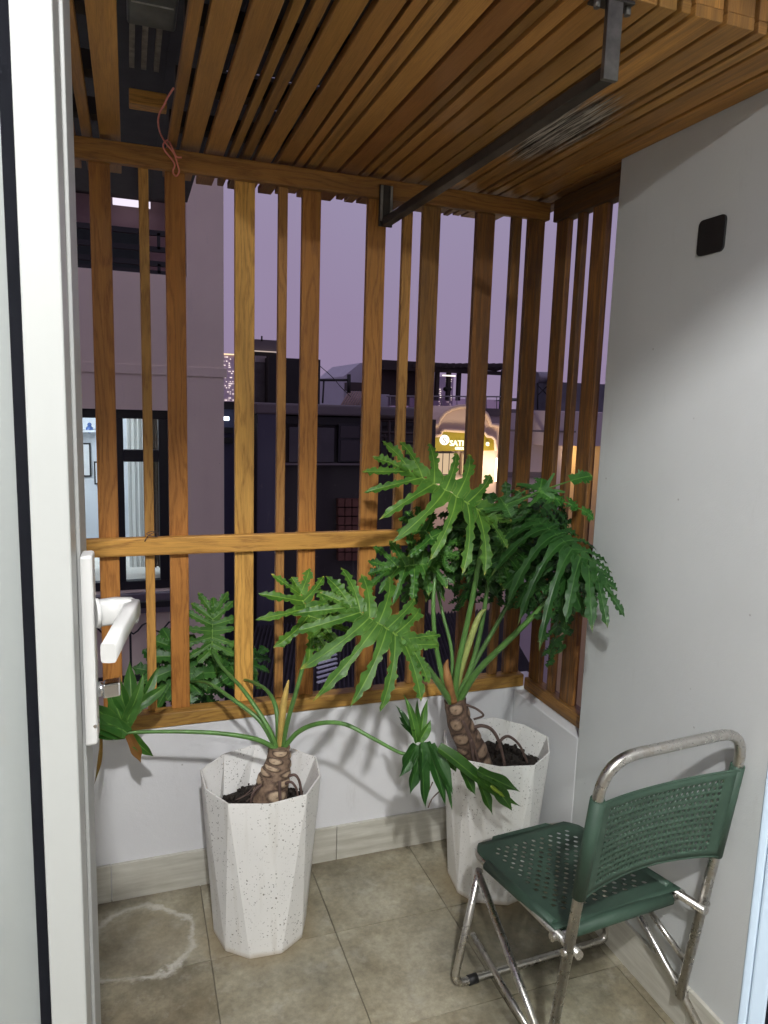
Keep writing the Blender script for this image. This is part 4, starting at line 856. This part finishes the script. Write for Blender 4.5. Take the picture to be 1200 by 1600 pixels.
m.box(-4.5, xe, YF, YF + .2, -7.05, wz0); m.box(-4.5, wx0, YF, YF + .2, wz0, wz1); m.box(wx1, xe, YF, YF + .2, wz0, wz1)
m.box(-4.5, xe, YF, YF + .2, wz1, bz0); m.box(bx1, xe, YF, YF + .2, bz0, bz1); m.box(-4.5, xe, YF, YF + .2, bz1, 9.0)
m.box(xe - .2, xe, YF + .2, YF + 6, -7.05, 9.0)
m.box(-4.5, xe - .2, YF + .2, YF + 4, bz0 - .12, bz0 - .005)
m.build('facade', MAUVE, NB)
m = MB(); a = at(210, 572, YF); m.box(-4.5, xe + .02, YF - .008, YF - .001, a.z - .05, a.z + .012); m.build('string_course', MAUVE, NB, bevel=.002)
m = MB(); m.box(-4.5, bx1 + .001, YF + .8, YF + .9, bz0, bz1); m.box(bx1 + .001, bx1 + .1, YF + .201, YF + .9, bz0, bz1); m.build('balcony_wall', plain('pink_render', (.50, .34, .35), .8, .1, 3), NB)
m = MB()
for k in range(6): m.box(-4.0, bx1, YF + .21 + k * .10, YF + .29 + k * .10, bz1 - .03, bz1 - .001)
m.build('balcony_soffit', plain('dark_soffit', (.06, .055, .055), .7, .3, 6), NB)
m = MB()
for py in (357, 383, 406, 421):
    a = at(205, py, YF); m.box(-4.0, bx1 - .002, YF + .05, YF + .08, a.z - .016, a.z + .016)
for k in range(14):
    x = bx1 - .18 - k * .36; m.box(x, x + .02, YF + .05, YF + .08, at(205, 383, YF).z, at(205, 357, YF).z); m.box(x, x + .02, YF + .05, YF + .08, at(205, 421, YF).z, at(205, 406, YF).z)
m.build('balcony_railing', IRON, NB)
pb('balcony_door', plain('dark_green_shutter', (.020, .038, .036), .5, .3, 14), NB, 110, 226, 352, 428, YF + .74, .055)
tb = pb('tube_light', emis('tube_glow', (.88, .80, .95), .95), NB, 176, 235, 312, 321, YF + .62, .04)
# window and the room behind it
m = MB(); a = wx1; fw = .05
mul = at(187, 780, YF).x; tz = at(210, 712, YF).z
m.box(wx0, wx1, YF + .05, YF + .12, wz1 - .06, wz1 - .001); m.box(wx0, wx1, YF + .05, YF + .12, wz0 + .001, wz0 + .06); m.box(wx1 - .07, wx1 - .001, YF + .05, YF + .12, wz0 + .06, wz1 - .06)
m.box(mul - .03, mul + .03, YF + .05, YF + .12, wz0 + .06, wz1 - .06); m.box(mul + .03, wx1 - .07, YF + .05, YF + .12, tz - .045, tz + .035)
m.build('window_frame', BLKF, NB, bevel=.004)
m = MB(); m.box(wx0, wx1, YF + .08, YF + .086, wz0 + .06, wz1 - .06); m.build('window_pane', glass('window_glass', (.9, .93, .95), 1.0), NB)
bx('window_sill', plain('grey_sill', (.16, .14, .16), .6, .2, 5), NB, wx0, wx1 + .06, YF - .06, YF - .001, wz0 - .14, wz0 - .005, bevel=.005)
ROOMB = plain('bedroom_paint', (.72, .76, .80), .8, .03, 2)
m = MB(); bw = min(wx1 + .14, xe - .28); m.box(-3.6, bw, YF + 2.6, YF + 2.7, wz0 - .9, wz1 + .28); m.box(bw - .05, bw, YF + .2, YF + 2.6, wz0 - .9, wz1 + .28); m.box(-3.6, -3.5, YF + .2, YF + 2.6, wz0 - .9, wz1 + .28); m.box(-3.6, bw, YF + .2, YF + 2.7, wz0 - 1.0, wz0 - .9); m.box(-3.6, bw, YF + .2, YF + 2.7, wz1 + .30, wz1 + .36); m.build('bedroom', ROOMB, NB)
def wavy(name, mat, x0, x1, y, z0_, z1_, par, amp=.025, nf=5):
    m = MB(); n = 40
    for k in range(n + 1):
        t = k / n; x = x0 + (x1 - x0) * t; yy = y + amp * math.sin(t * nf * 6.28) + amp * .4 * math.sin(t * nf * 15)
        m.v += [(x, yy, z0_), (x, yy, z1_)]
    for k in range(n): m.quad((2 * k, 2 * k + 2, 2 * k + 3, 2 * k + 1), [(0, 0)] * 4, True)
    o = m.build(name, mat, par); return o
def cloth(name, c, k=.5):
    m, nt, b, out = newmat(name); b.inputs['Base Color'].default_value = (*c, 1); b.inputs['Roughness'].default_value = .9
    t = nd(nt, 'BsdfTranslucent', i_Color=(*c, 1)); mx = nd(nt, 'MixShader'); mx.inputs[0].default_value = k
    nt.links.new(b.outputs[0], mx.inputs[1]); nt.links.new(t.outputs[0], mx.inputs[2]); nt.links.new(mx.outputs[0], out.inputs[0]); return m
xc0, xc1, xc2 = at(205, 800, YF + .62).x, at(225, 800, YF + .62).x, at(262, 800, YF + .62).x
CURT = thing('curtain', (xc0, YF + .3, wz0), 'pale grey curtain with brown drape in the lit window', 'curtain')
wavy('sheer', cloth('sheer_cloth', (.62, .62, .59), .6), xc0 - .02, xc1, YF + .62, at(214, 886, YF + .62).z, wz1 + .2, CURT, .006, 3)
wavy('drape', cloth('brown_drape', (.14, .105, .085), .45), xc1, min(xc2, bw - .07), YF + .60, at(240, 886, YF + .6).z, wz1 + .2, CURT, .03, 6)
BED = thing('bed', (at(215, 905, YF + 1).x, YF + 1, wz0 - .9), 'bed with rumpled white bedding inside the lit window', 'bed')
m = MB(); zb_ = at(215, 884, YF + .8).z; nx = 24
for i in range(nx + 1):
    for j in range(9):
        x = -3.2 + (bw - .06 + 3.2) * i / nx; y = YF + .40 + 1.3 * j / 8; m.v.append((x, y, zb_ + .06 * noise.noise(Vector((x * 3, y * 4, 1))) - (.25 if j == 0 else 0)))
for i in range(nx):
    for j in range(8): m.quad((i * 9 + j, (i + 1) * 9 + j, (i + 1) * 9 + j + 1, i * 9 + j + 1), [(0, 0)] * 4, True)
m.build('quilt', plain('white_quilt', (.68, .66, .60), .9, .1, 6), BED)
bx('bed_base', plain('bed_base', (.30, .27, .24), .8, .1, 6), BED, -3.2, bw - .06, YF + .44, YF + 1.8, wz0 - .895, zb_ - .28)
for i, (a, b, c, d_, lab) in enumerate(((95, 142, 692, 745, 'large black framed print on the bedroom wall'), (147, 168, 721, 757, 'small black framed print partly behind a slat'))):
    t = thing('wall_picture', at((a + b) / 2, (c + d_) / 2, YF + 2.58), lab, 'picture', 'framed prints in the bedroom')
    pb('frame', BLKF, t, a, b, c, d_, YF + 2.575, .02); pb('print', plain('print_paper', (.74, .76, .77), .8, .06, 9), t, a + 2.4, b - 2.4, c + 2.4, d_ - 2.4, YF + 2.570, .004)
o = pb('shelf', ROOMB, None, 90, 158, 672, 675, YF + 2.3, .29); tag(o, 'white shelf across the bedroom wall with blue ornament', 'shelf')
o = MB(); p_ = at(140, 670, YF + 2.4); o.sphere(p_ + Vector((0, 0, -.005)), .035, 10, 6); o.sphere(p_ + Vector((0, 0, .04)), .02, 8, 5); o = o.build('ornament', plain('blue_glaze', (.08, .16, .42), .3, .1, 9)); tag(o, 'small blue ornament on the white bedroom shelf', 'ornament')
BL = bpy.data.lights.new('bedroom_light', 'POINT'); BL.energy = 52; BL.color = (.93, .97, 1.0); BL.shadow_soft_size = .15
bl = bpy.data.objects.new('bedroom_light', BL); col.objects.link(bl); bl.parent = NB; bl.location = Vector((-1.0, YF + 1.2, wz1 + .12)) - WL[NB]
RL = thing('window_railing', (-.6, YF - .15, wz0 - .3), 'black iron bar railing below the lit window', 'railing')
m = MB(); zt, zl = at(200, 946, YF - .15).z, at(200, 1060, YF - .15).z
m.box(-2.4, wx1 + .07, YF - .17, YF - .14, zt - .02, zt + .02); m.box(-2.4, wx1 + .07, YF - .17, YF - .14, zl - .02, zl + .02); m.build('rail_bars', IRON, RL)
for k in range(12):
    x = wx1 + .03 - k * .155; bx('bar', IRON, RL, x, x + .014, YF - .162, YF - .148, zl + .02, zt - .02)
m = MB(); m.tube([(wx1 + .03 - 1.7 * k / 60, YF - .155, zt - .16 + .035 * math.sin(k * 1.1)) for k in range(61)], .006, 5); m.build('scroll', IRON, RL)

# dark middle houses
DARKR = wall_mat('dark_render', (.040, .036, .036), .3); BLUER = wall_mat('blue_render', (.075, .074, .115), .2); GREYR = wall_mat('grey_render', (.15, .13, .14), .3); CHAR = plain('black_sheet', (.018, .017, .018), .7, .3, 5)
BLUEH = wall_mat('blue_house_render', (.085, .09, .175), .2)
B1 = thing('blue_house', (.6, 8.5, -7), 'narrow blue grey house wall in the dark gap beside the apartments', 'building')
pb('wall', BLUEH, B1, 330, 400, 634, 1500, 8.0, 2.0); pb('roof', CHAR, B1, 326, 404, 628, 640, 7.9, 2.2)
for a in (668, 684): pb('window', BLKF, B1, 350, 364, a, a + 9, 7.95, .04)
t = thing('wall_lamp', at(355, 655, 7.8), 'small cold white lamp on the blue house wall', 'lamp')
pb('lamp_head', emis('cold_lamp', (.75, .88, 1), 4), t, 350, 358, 651, 657, 7.85, .04)
B2 = thing('roof_shed', (1.2, 9, -1), 'black boxy roof shed with lit upper storey in front of the sky', 'shed')
pb('upper_roof', GREYR, B2, 396, 438, 531, 548, 10.0, 1.5); pb('upper_wall', CHAR, B2, 396, 438, 551, 640, 10.0, 1.5); pb('main_box', CHAR, B2, 420, 500, 560, 645, 9.6, 1.6); pb('light_strip', emis('eave_lights', (1, .8, .7), .5), B2, 398, 436, 548.5, 550, 9.95, .03)
pb('ribbed_sheet', plain('grey_sheet', (.12, .115, .12), .6, .4, 8), B2, 398, 419, 566, 636, 9.9, .05); pb('lit_sheet', plain('pale_sheet', (.30, .28, .28), .6, .2, 8), B2, 399, 416, 556, 566, 9.88, .05)
o = MB(); o.tube([at(409, 533, 10), at(409, 525, 10)], .012, 5); o.build('vent_pipe', IRON, B2)
B3 = thing('dark_house', (2.0, 7.8, -7), 'dark unlit house with parapet and black window in the middle', 'building')
pb('wall', DARKR, B3, 402, 660, 652, 1700, 7.4, 3.0); pb('parapet', GREYR, B3, 400, 664, 633, 650, 7.3, 3.2, bevel=.02); pb('side_strip', BLUER, B3, 401, 428, 640, 1500, 7.32, .06)
pb('gutter_band', CHAR, B3, 402, 660, 652, 664, 7.34, .05)
wn_ = pb('window', BLKF, B3, 529, 568, 662, 722, 7.33, .06); pb('pane', plain('dark_pane', (.008, .008, .010), .1, .1, 4), wn_, 532, 566, 666, 684, 7.32, .02); pb('pane', plain('dark_pane_low', (.010, .010, .012), .1, .1, 4), wn_, 532, 566, 688, 720, 7.32, .02)
pb('shutter', plain('grey_shutter', (.075, .07, .08), .5, .2, 6), B3, 452, 522, 668, 722, 7.34, .05); pb('ledge', GREYR, B3, 440, 575, 724, 727, 7.30, .08)
BRK = plain('terracotta_block', (.16, .07, .055), .85, .3, 12)
m = 0
for r_ in range(7):
    for c_ in range(4):
        pb('vent_block', BRK, B3, 528 + c_ * 11 + .8, 528 + (c_ + 1) * 11 - .8, 779 + r_ * 14 + .8, 779 + (r_ + 1) * 14 - 1.2, 7.31, .08)
CG = thing('balcony_cage', (2.6, 7.1, 0), 'brown iron security cage on the dark house', 'cage')
m = MB()
for px in (594, 608, 632, 652, 656):
    a, b = at(px, 652, 7.0), at(px, 740, 7.0); m.tube([a, b], .018, 5)
for py in (652, 657, 676, 690):
    m.tube([at(592, py, 7.0), at(658, py + 2, 7.0)], .016 if py > 655 else .03, 5)
m.tube([at(594, 683, 7.0), at(608, 683, 7.0)], .012, 5); m.tube([at(601, 676, 7.0), at(601, 690, 7.0)], .012, 5)
m.build('bars', plain('brown_iron', (.035, .022, .020), .6, .2, 8), CG)
LR = thing('sheet_roof', (1.4, 4.6, -1.2), 'dark corrugated metal lean-to roof below the balcony', 'roof')
RSH = plain('corrugated_sheet', (.085, .080, .095), .45, .35, 6, metal=.3)
m = MB(); a = at(330, 1120, 3.6); n = 70; y_n, y_f = 3.4, 6.6; zn, zf = -.95, -.62
for k in range(n * 4 + 1):
    x = .2 + 2.6 * k / (n * 4); dz = .016 * math.sin(k * math.pi / 2); m.v += [(x, y_n, zn + dz), (x + .9, y_f, zf + dz)]
for k in range(n * 4): m.quad((2 * k, 2 * k + 2, 2 * k + 3, 2 * k + 1), [(0, 0)] * 4)
o = m.build('sheet', RSH, LR); s_ = o.modifiers.new('s', 'SOLIDIFY'); s_.thickness = .004
m = MB(); m.box(.25, 2.75, 3.5, 3.56, -7.0, -1.0); m.box(1.0, 3.6, 6.5, 6.56, -7.0, -.68); m.build('support_wall', DARKR, LR)
sk = thing('skylight', at(520, 1040, 4.4), 'small striped translucent skylight sheet of pale strips on the dark roof', 'skylight')
p0 = at(512, 1062, 4.2); 
for k in range(7):
    q = p0 + Vector((.012 * k, .05 * k, .012 * k)); m = MB(); m.obox(q, (.075, .03, 0), (-.004, .010, 0), (0, 0, .004)); m.build('strip', plain('pale_strip', (.62, .66, .72), .35, .1, 8), sk)  # plain pale strips set on the dark sheet

# house with pergola terrace
B4 = thing('terrace_house', (5, 17.0, -7), 'house with gabled grey wall and railed roof terrace right of centre', 'building')
PAL = wall_mat('pale_render', (.50, .48, .56), .2); MARO = plain('maroon_panel', (.050, .034, .034), .7, .2, 4)
ym = 16.5
gp = [at(537, 634, ym), at(537, 588, ym), at(563, 567, ym), at(598, 567, ym), at(640, 567, ym), at(640, 634, ym)]
m = MB(); m.prism([Vector((p.x, ym, p.z)) for p in gp], (0, 0, 0), (0, 2.5, 0)); m.build('gable_wall', PAL, B4)
pb('cabin', MARO, B4, 596, 662, 577, 620, 16.1, 1.0); pb('terrace_wall', GREYR, B4, 586, 790, 640, 668, 16.0, 3.0); pb('terrace_base', DARKR, B4, 590, 800, 668, 1500, 16.1, 3.0); pb('low_wall', PAL, B4, 592, 608, 616, 640, 15.9, .1)
pb('canopy', plain('canopy', (.10, .09, .10), .7, .3, 5), B4, 596, 664, 569, 577, 15.7, 1.4)
LV = thing('louvre_screen', at(548, 622, 15.5), 'slanting slatted louvre screen on the dark house roof', 'louvre')
for k in range(11):
    m = MB(); a = at(533 + k * 4, 634, 15.1); b = at(546 + k * 4, 612, 15.4); m.tube([a, b], .022, 5); m.build('slat', plain('rust_slat', (.34, .24, .21), .7, .2, 5), LV)
pb('hood', MARO, LV, 548, 590, 598, 611, 15.5, .5); m = MB(); m.tube([at(500, 594, 15.1), at(545, 594, 15.1)], .03, 5); m.tube([at(545, 585, 15.1), at(545, 614, 15.1)], .045, 5); m.tube([at(506, 595, 15.1), at(504, 630, 15.1)], .02, 5); m.build('mast_arm', IRON, LV)
PG = thing('pergola', (6, 16.0, .5), 'dark timber pergola on the roof terrace', 'pergola')
TIM = plain('pergola_timber', (.040, .030, .030), .8, .2, 6)
for px, w_, b_ in ((684, 5, 626), (702, 5, 626), (718, 4.5, 626), (786, 4, 668), (664, 5, 640)):
    pb('post', TIM, PG, px - w_ / 2, px + w_ / 2, 578, b_, 15.7, .12)
for k in range(14):
    px = 650 + k * 10.4; m = MB(); a = at(px, 574, 15.4); m.box(a.x, a.x + .05, 15.2, 17.7, a.z, a.z + .09); m.build('rafter', TIM, PG)
pb('beam', TIM, PG, 596, 745, 566, 576, 15.65, .12); pb('beam', TIM, PG, 600, 792, 576, 582, 15.6, .10)
m = MB(); m.tube([at(755, 575, 15.6), at(775, 577, 15.6), at(786, 574, 15.6), at(790, 569, 15.6)], .05, 6); m.build('finial', TIM, PG)
pb('light_strip', emis('pergola_light', (1, .90, .80), 1.4), PG, 692, 712, 586, 588, 15.55, .03)
m = MB(); m.sphere(at(699, 608, 15.8), .11, 10, 6, .6); m.tube([at(698, 612, 15.8), at(700, 624, 15.8)], .02, 5); tag(m.build('garden_lamp', IRON), 'black dish shaped lamp silhouette under the pergola', 'lamp')
TRL = thing('terrace_railing', (6, 15.5, .3), 'thin steel and glass railing along the roof terrace', 'railing')
m = MB(); m.tube([at(604, 619, 15.4), at(792, 620, 15.4)], .018, 5)
for px in (610, 625, 648, 672, 690, 702, 714, 728, 744, 760, 776, 790): m.tube([at(px, 619, 15.4), at(px, 641, 15.4)], .010, 5)
m.build('bars', plain('steel_rail', (.30, .28, .30), .4, .1, 5), TRL); pb('glass_panel', glass('rail_glass', (.72, .66, .72), 1), TRL, 606, 790, 622, 640, 15.45, .01)
AN = MB(); AN.tube([at(594, 568, 17.0), at(597, 528, 17.0)], .018, 5); tag(AN.build('antenna', IRON), 'thin rooftop antenna mast above the gabled house', 'antenna')
m = MB(); m.tube(spline([at(500, 572, 10.5), at(518, 588, 10.6), at(534, 606, 10.7), at(548, 620, 10.8)], 4), .006, 4); tag(m.build('cable', IRON), 'black cable sagging between the shed and the louvre screen', 'cable')

# shop with lit sign
SH = thing('shop_building', (7, 13.2, -7), 'cream shop building with curved gable and glowing yellow sign', 'building')
CREAM = wall_mat('cream_render', (.66, .50, .40), .1); ys_ = 13.0
def zx(px, py, y=ys_): p = at(px, py, y); return Vector((p.x, y, p.z))
poly = [zx(640, 1250), zx(650, 667), zx(684, 664), zx(687, 654), zx(694, 645), zx(704, 639), zx(716, 635.5), zx(728, 635), zx(740, 636.5), zx(752, 641), zx(760, 648), zx(764, 657), zx(766, 664), zx(778, 665), zx(782, 672), zx(790, 675), zx(786, 1250)]
m = MB(); m.prism(list(reversed(poly)), (0, 0, 0), (0, 1.5, 0)); m.build('front_wall', CREAM, SH)
m = MB(); m.tube([p + Vector((0, -.02, 0)) for p in poly[1:-1]], .045, 6); m.build('gable_trim', CREAM, SH)
sg = [zx(676, 705, 12.93), zx(676, 681, 12.93), zx(688, 680, 12.93), zx(689, 675, 12.93), zx(693, 671.5, 12.93), zx(757, 676, 12.93), zx(760, 681, 12.93), zx(768, 682, 12.93), zx(773, 687, 12.93), zx(774, 704, 12.93)]
SG = thing('shop_sign', zx(725, 690, 12.9), 'olive yellow shop sign board with glowing white letters', 'sign')
BRD = plain('olive_sign_board', (.26, .205, .010), .55, .1, 4)
m = MB(); m.prism(list(reversed(sg)), (0, 0, 0), (0, .065, 0)); m.build('board', BRD, SG)
m = MB(); m.tube([p + Vector((0, -.02, 0)) for p in sg[1:]], .035, 6); m.build('board_trim', CREAM, SG)
GLOW = emis('sign_letters', (1, .93, .62), 1.8); DOT = emis('sign_disc', (1, .97, .86), 1.6)
c_ = zx(695, 687.5, 12.89); m = MB(); m.tube([c_, c_ + Vector((0, .03, 0))], .098, 24); m.build('logo_disc', DOT, SG)
def text(body, px, py, size, mat, par, name, y=12.885, ext=.012):
    cu_ = bpy.data.curves.new(name, 'FONT'); cu_.body = body; cu_.size = size; cu_.extrude = ext; cu_.offset = .002
    o = bpy.data.objects.new(name, cu_); col.objects.link(o)
    dg = bpy.context.evaluated_depsgraph_get(); me = bpy.data.meshes.new_from_object(o.evaluated_get(dg)); bpy.data.objects.remove(o)
    me.materials.clear(); me.materials.append(mat); o = bpy.data.objects.new(name, me); col.objects.link(o)
    p = at(px, py, y); o.parent = par; o.location = Vector((p.x, y, p.z)) - WL[par]; o.rotation_euler = (math.pi / 2, 0, 0); return o
text('S', 691.6, 693.0, .17, plain('grey_ink', (.30, .32, .36), .6, .05, 4), SG, 'logo_letter', 12.872, .006)
text('SATI', 702.5, 696.5, .155, GLOW, SG, 'letters'); text('o', 727, 697.2, .185, GLOW, SG, 'letter'); text('e', 759, 696.5, .16, GLOW, SG, 'letter'); text('GROUP A', 711, 702.5, .075, GLOW, SG, 'small_letters')
SL = bpy.data.lights.new('sign_glow', 'POINT'); SL.energy = 1.1; SL.color = (1, .78, .25); SL.shadow_soft_size = .12
for px in (700, 722, 745): 
    l_ = bpy.data.objects.new('sign_glow', SL); col.objects.link(l_); l_.parent = SG; l_.location = zx(px, 689, 12.70) - WL[SG]
wn1 = pb('window', BLKF, SH, 678, 712, 707, 742, 12.9, .08)
for a, b in ((680, 691), (692.5, 701), (702.5, 711)): pb('pane', emis('warm_pane', (1, .72, .45), .62), wn1, a, b, 708.5, 741, 12.89, .02)
wn2 = pb('window', plain('blind_frame', (.20, .13, .08), .6, .1, 4), SH, 720, 742, 708, 742, 12.9, .08); pb('blind', plain('blind', (.42, .34, .20), .7, .2, 20), wn2, 722, 741, 710, 742, 12.89, .02)
m = MB(); m.tube([zx(779, 716, 12.80), zx(777, 752, 12.80)], .055, 10); o = m.build('tube_lamp', emis('column_lamp', (1, .80, .55), 7)); tag(o, 'tall glowing warm tube lamp on the shop front', 'lamp')
for nm, px, py, yy, en, cl in (('shop_light', 772, 728, 12.45, 38, (1, .80, .60)), ('shop_light', 700, 735, 12.2, 34, (1, .82, .64))):
    ld = bpy.data.lights.new(nm, 'POINT'); ld.energy = en * .62; ld.color = cl; ld.shadow_soft_size = .1; lo = bpy.data.objects.new(nm, ld); col.objects.link(lo); lo.parent = SH; lo.location = at(px, py, yy) - WL[SH]

# grey blocks at far right
B5 = thing('grey_building', (10, 14.2, -7), 'plain mauve grey building beyond the shop with warm lit passage', 'building')
GB = wall_mat('mauve_grey_render', (.46, .40, .44), .2)
pb('wall', GB, B5, 782, 866, 646, 1250, 13.6, 2.0); pb('wall', GB, B5, 850, 990, 644, 697, 13.2, 2.0); pb('ledge', GREYR, B5, 782, 900, 672, 675, 13.15, .1)
pb('lit_wall', plain('ochre_render', (.60, .44, .24), .8, .1, 3), B5, 845, 1000, 697, 1250, 14.2, .3)
pb('band', GREYR, B5, 782, 850, 738, 746, 13.5, .1)
pb('roof_room', plain('slate_sheet', (.11, .11, .14), .6, .3, 4), B5, 872, 1000, 600, 644, 14.0, 1.5); pb('roof_room', GREYR, B5, 790, 868, 640, 652, 13.8, 2.5)
ld = bpy.data.lights.new('passage_light', 'POINT'); ld.energy = 32; ld.color = (1, .70, .36); ld.shadow_soft_size = .15; lo = bpy.data.objects.new('passage_light', ld); col.objects.link(lo); lo.parent = B5; lo.location = at(905, 712, 13.55) - WL[B5]
WT = thing('water_tank', at(848, 630, 14.5), 'round steel rooftop water tank on a lattice stand', 'tank')
m = MB(); m.tube([at(838, 590, 14.5), at(858, 590, 14.5)], .13, 14); m.build('drum', plain('tank_steel', (.25, .24, .28), .35, .2, 5, metal=.6), WT)
m = MB()
for px in (840, 856): m.tube([at(px, 596, 14.5), at(px, 645, 14.5)], .02, 5)
m.tube([at(840, 602, 14.5), at(856, 618, 14.5)], .012, 5); m.tube([at(856, 602, 14.5), at(840, 618, 14.5)], .012, 5); m.build('stand', IRON, WT)
GZ = thing('roof_canopy', at(812, 630, 14), 'small dark pitched canopy on the grey roof', 'canopy')
m = MB(); m.prism([zx(798, 627, 14), zx(818, 622, 14), zx(830, 627, 14)], (0, 0, 0), (0, .8, 0)); m.build('canopy_top', CHAR, GZ); m = MB(); m.tube([at(814, 626, 14.2), at(814, 648, 14.2)], .015, 5); m.build('post', IRON, GZ)

# far towers with lit windows
def tower(px0, px1, py0, y, label, seed, dens, topline=False):
    t = thing('tower_block', (at(px0, 600, y).x, y, -7), label, 'tower', 'far lit tower blocks')
    pb('wall', plain('far_tower', (.50, .40, .52), .9, .05, .05), t, px0, px1, py0, 720, y, 20)
    r = random.Random(seed); m = MB(); 
    py = py0 + 5
    while py < 640:
        px = px0 + 1.2
        while px < px1 - 1.5:
            if r.random() < dens:
                a = at(px, py, y); m.box(a.x, a.x + r.choice((.10, .15, .22)), y - .3, y - .05, a.z - .08, a.z + .10)
            px += 2.0
        py += 3.2
    m.build('lit_windows', emis('far_windows', (1, .86, .80), 1.1), t, kind='stuff')
    if topline: pb('roof_light', emis('roof_line', (1, .72, .42), 1.3), t, px0, px1, py0 - 1, py0 + .6, y - .5, .4)
tower(318, 373, 553, 150, 'wide lit tower block glimpsed left of the bright yellow slat', 3, .26, True)
tower(500, 506, 618, 170, 'slim bright tower block low on the horizon by the black shed', 4, .8)
tower(520, 533, 628, 170, 'short bright tower block low on the horizon by the louvre', 5, .8)
tower(684, 690, 600, 160, 'slim lit tower block seen under the pergola', 6, .5)
tower(695, 706, 588, 190, 'lit tower top seen between the pergola posts', 8, .35)
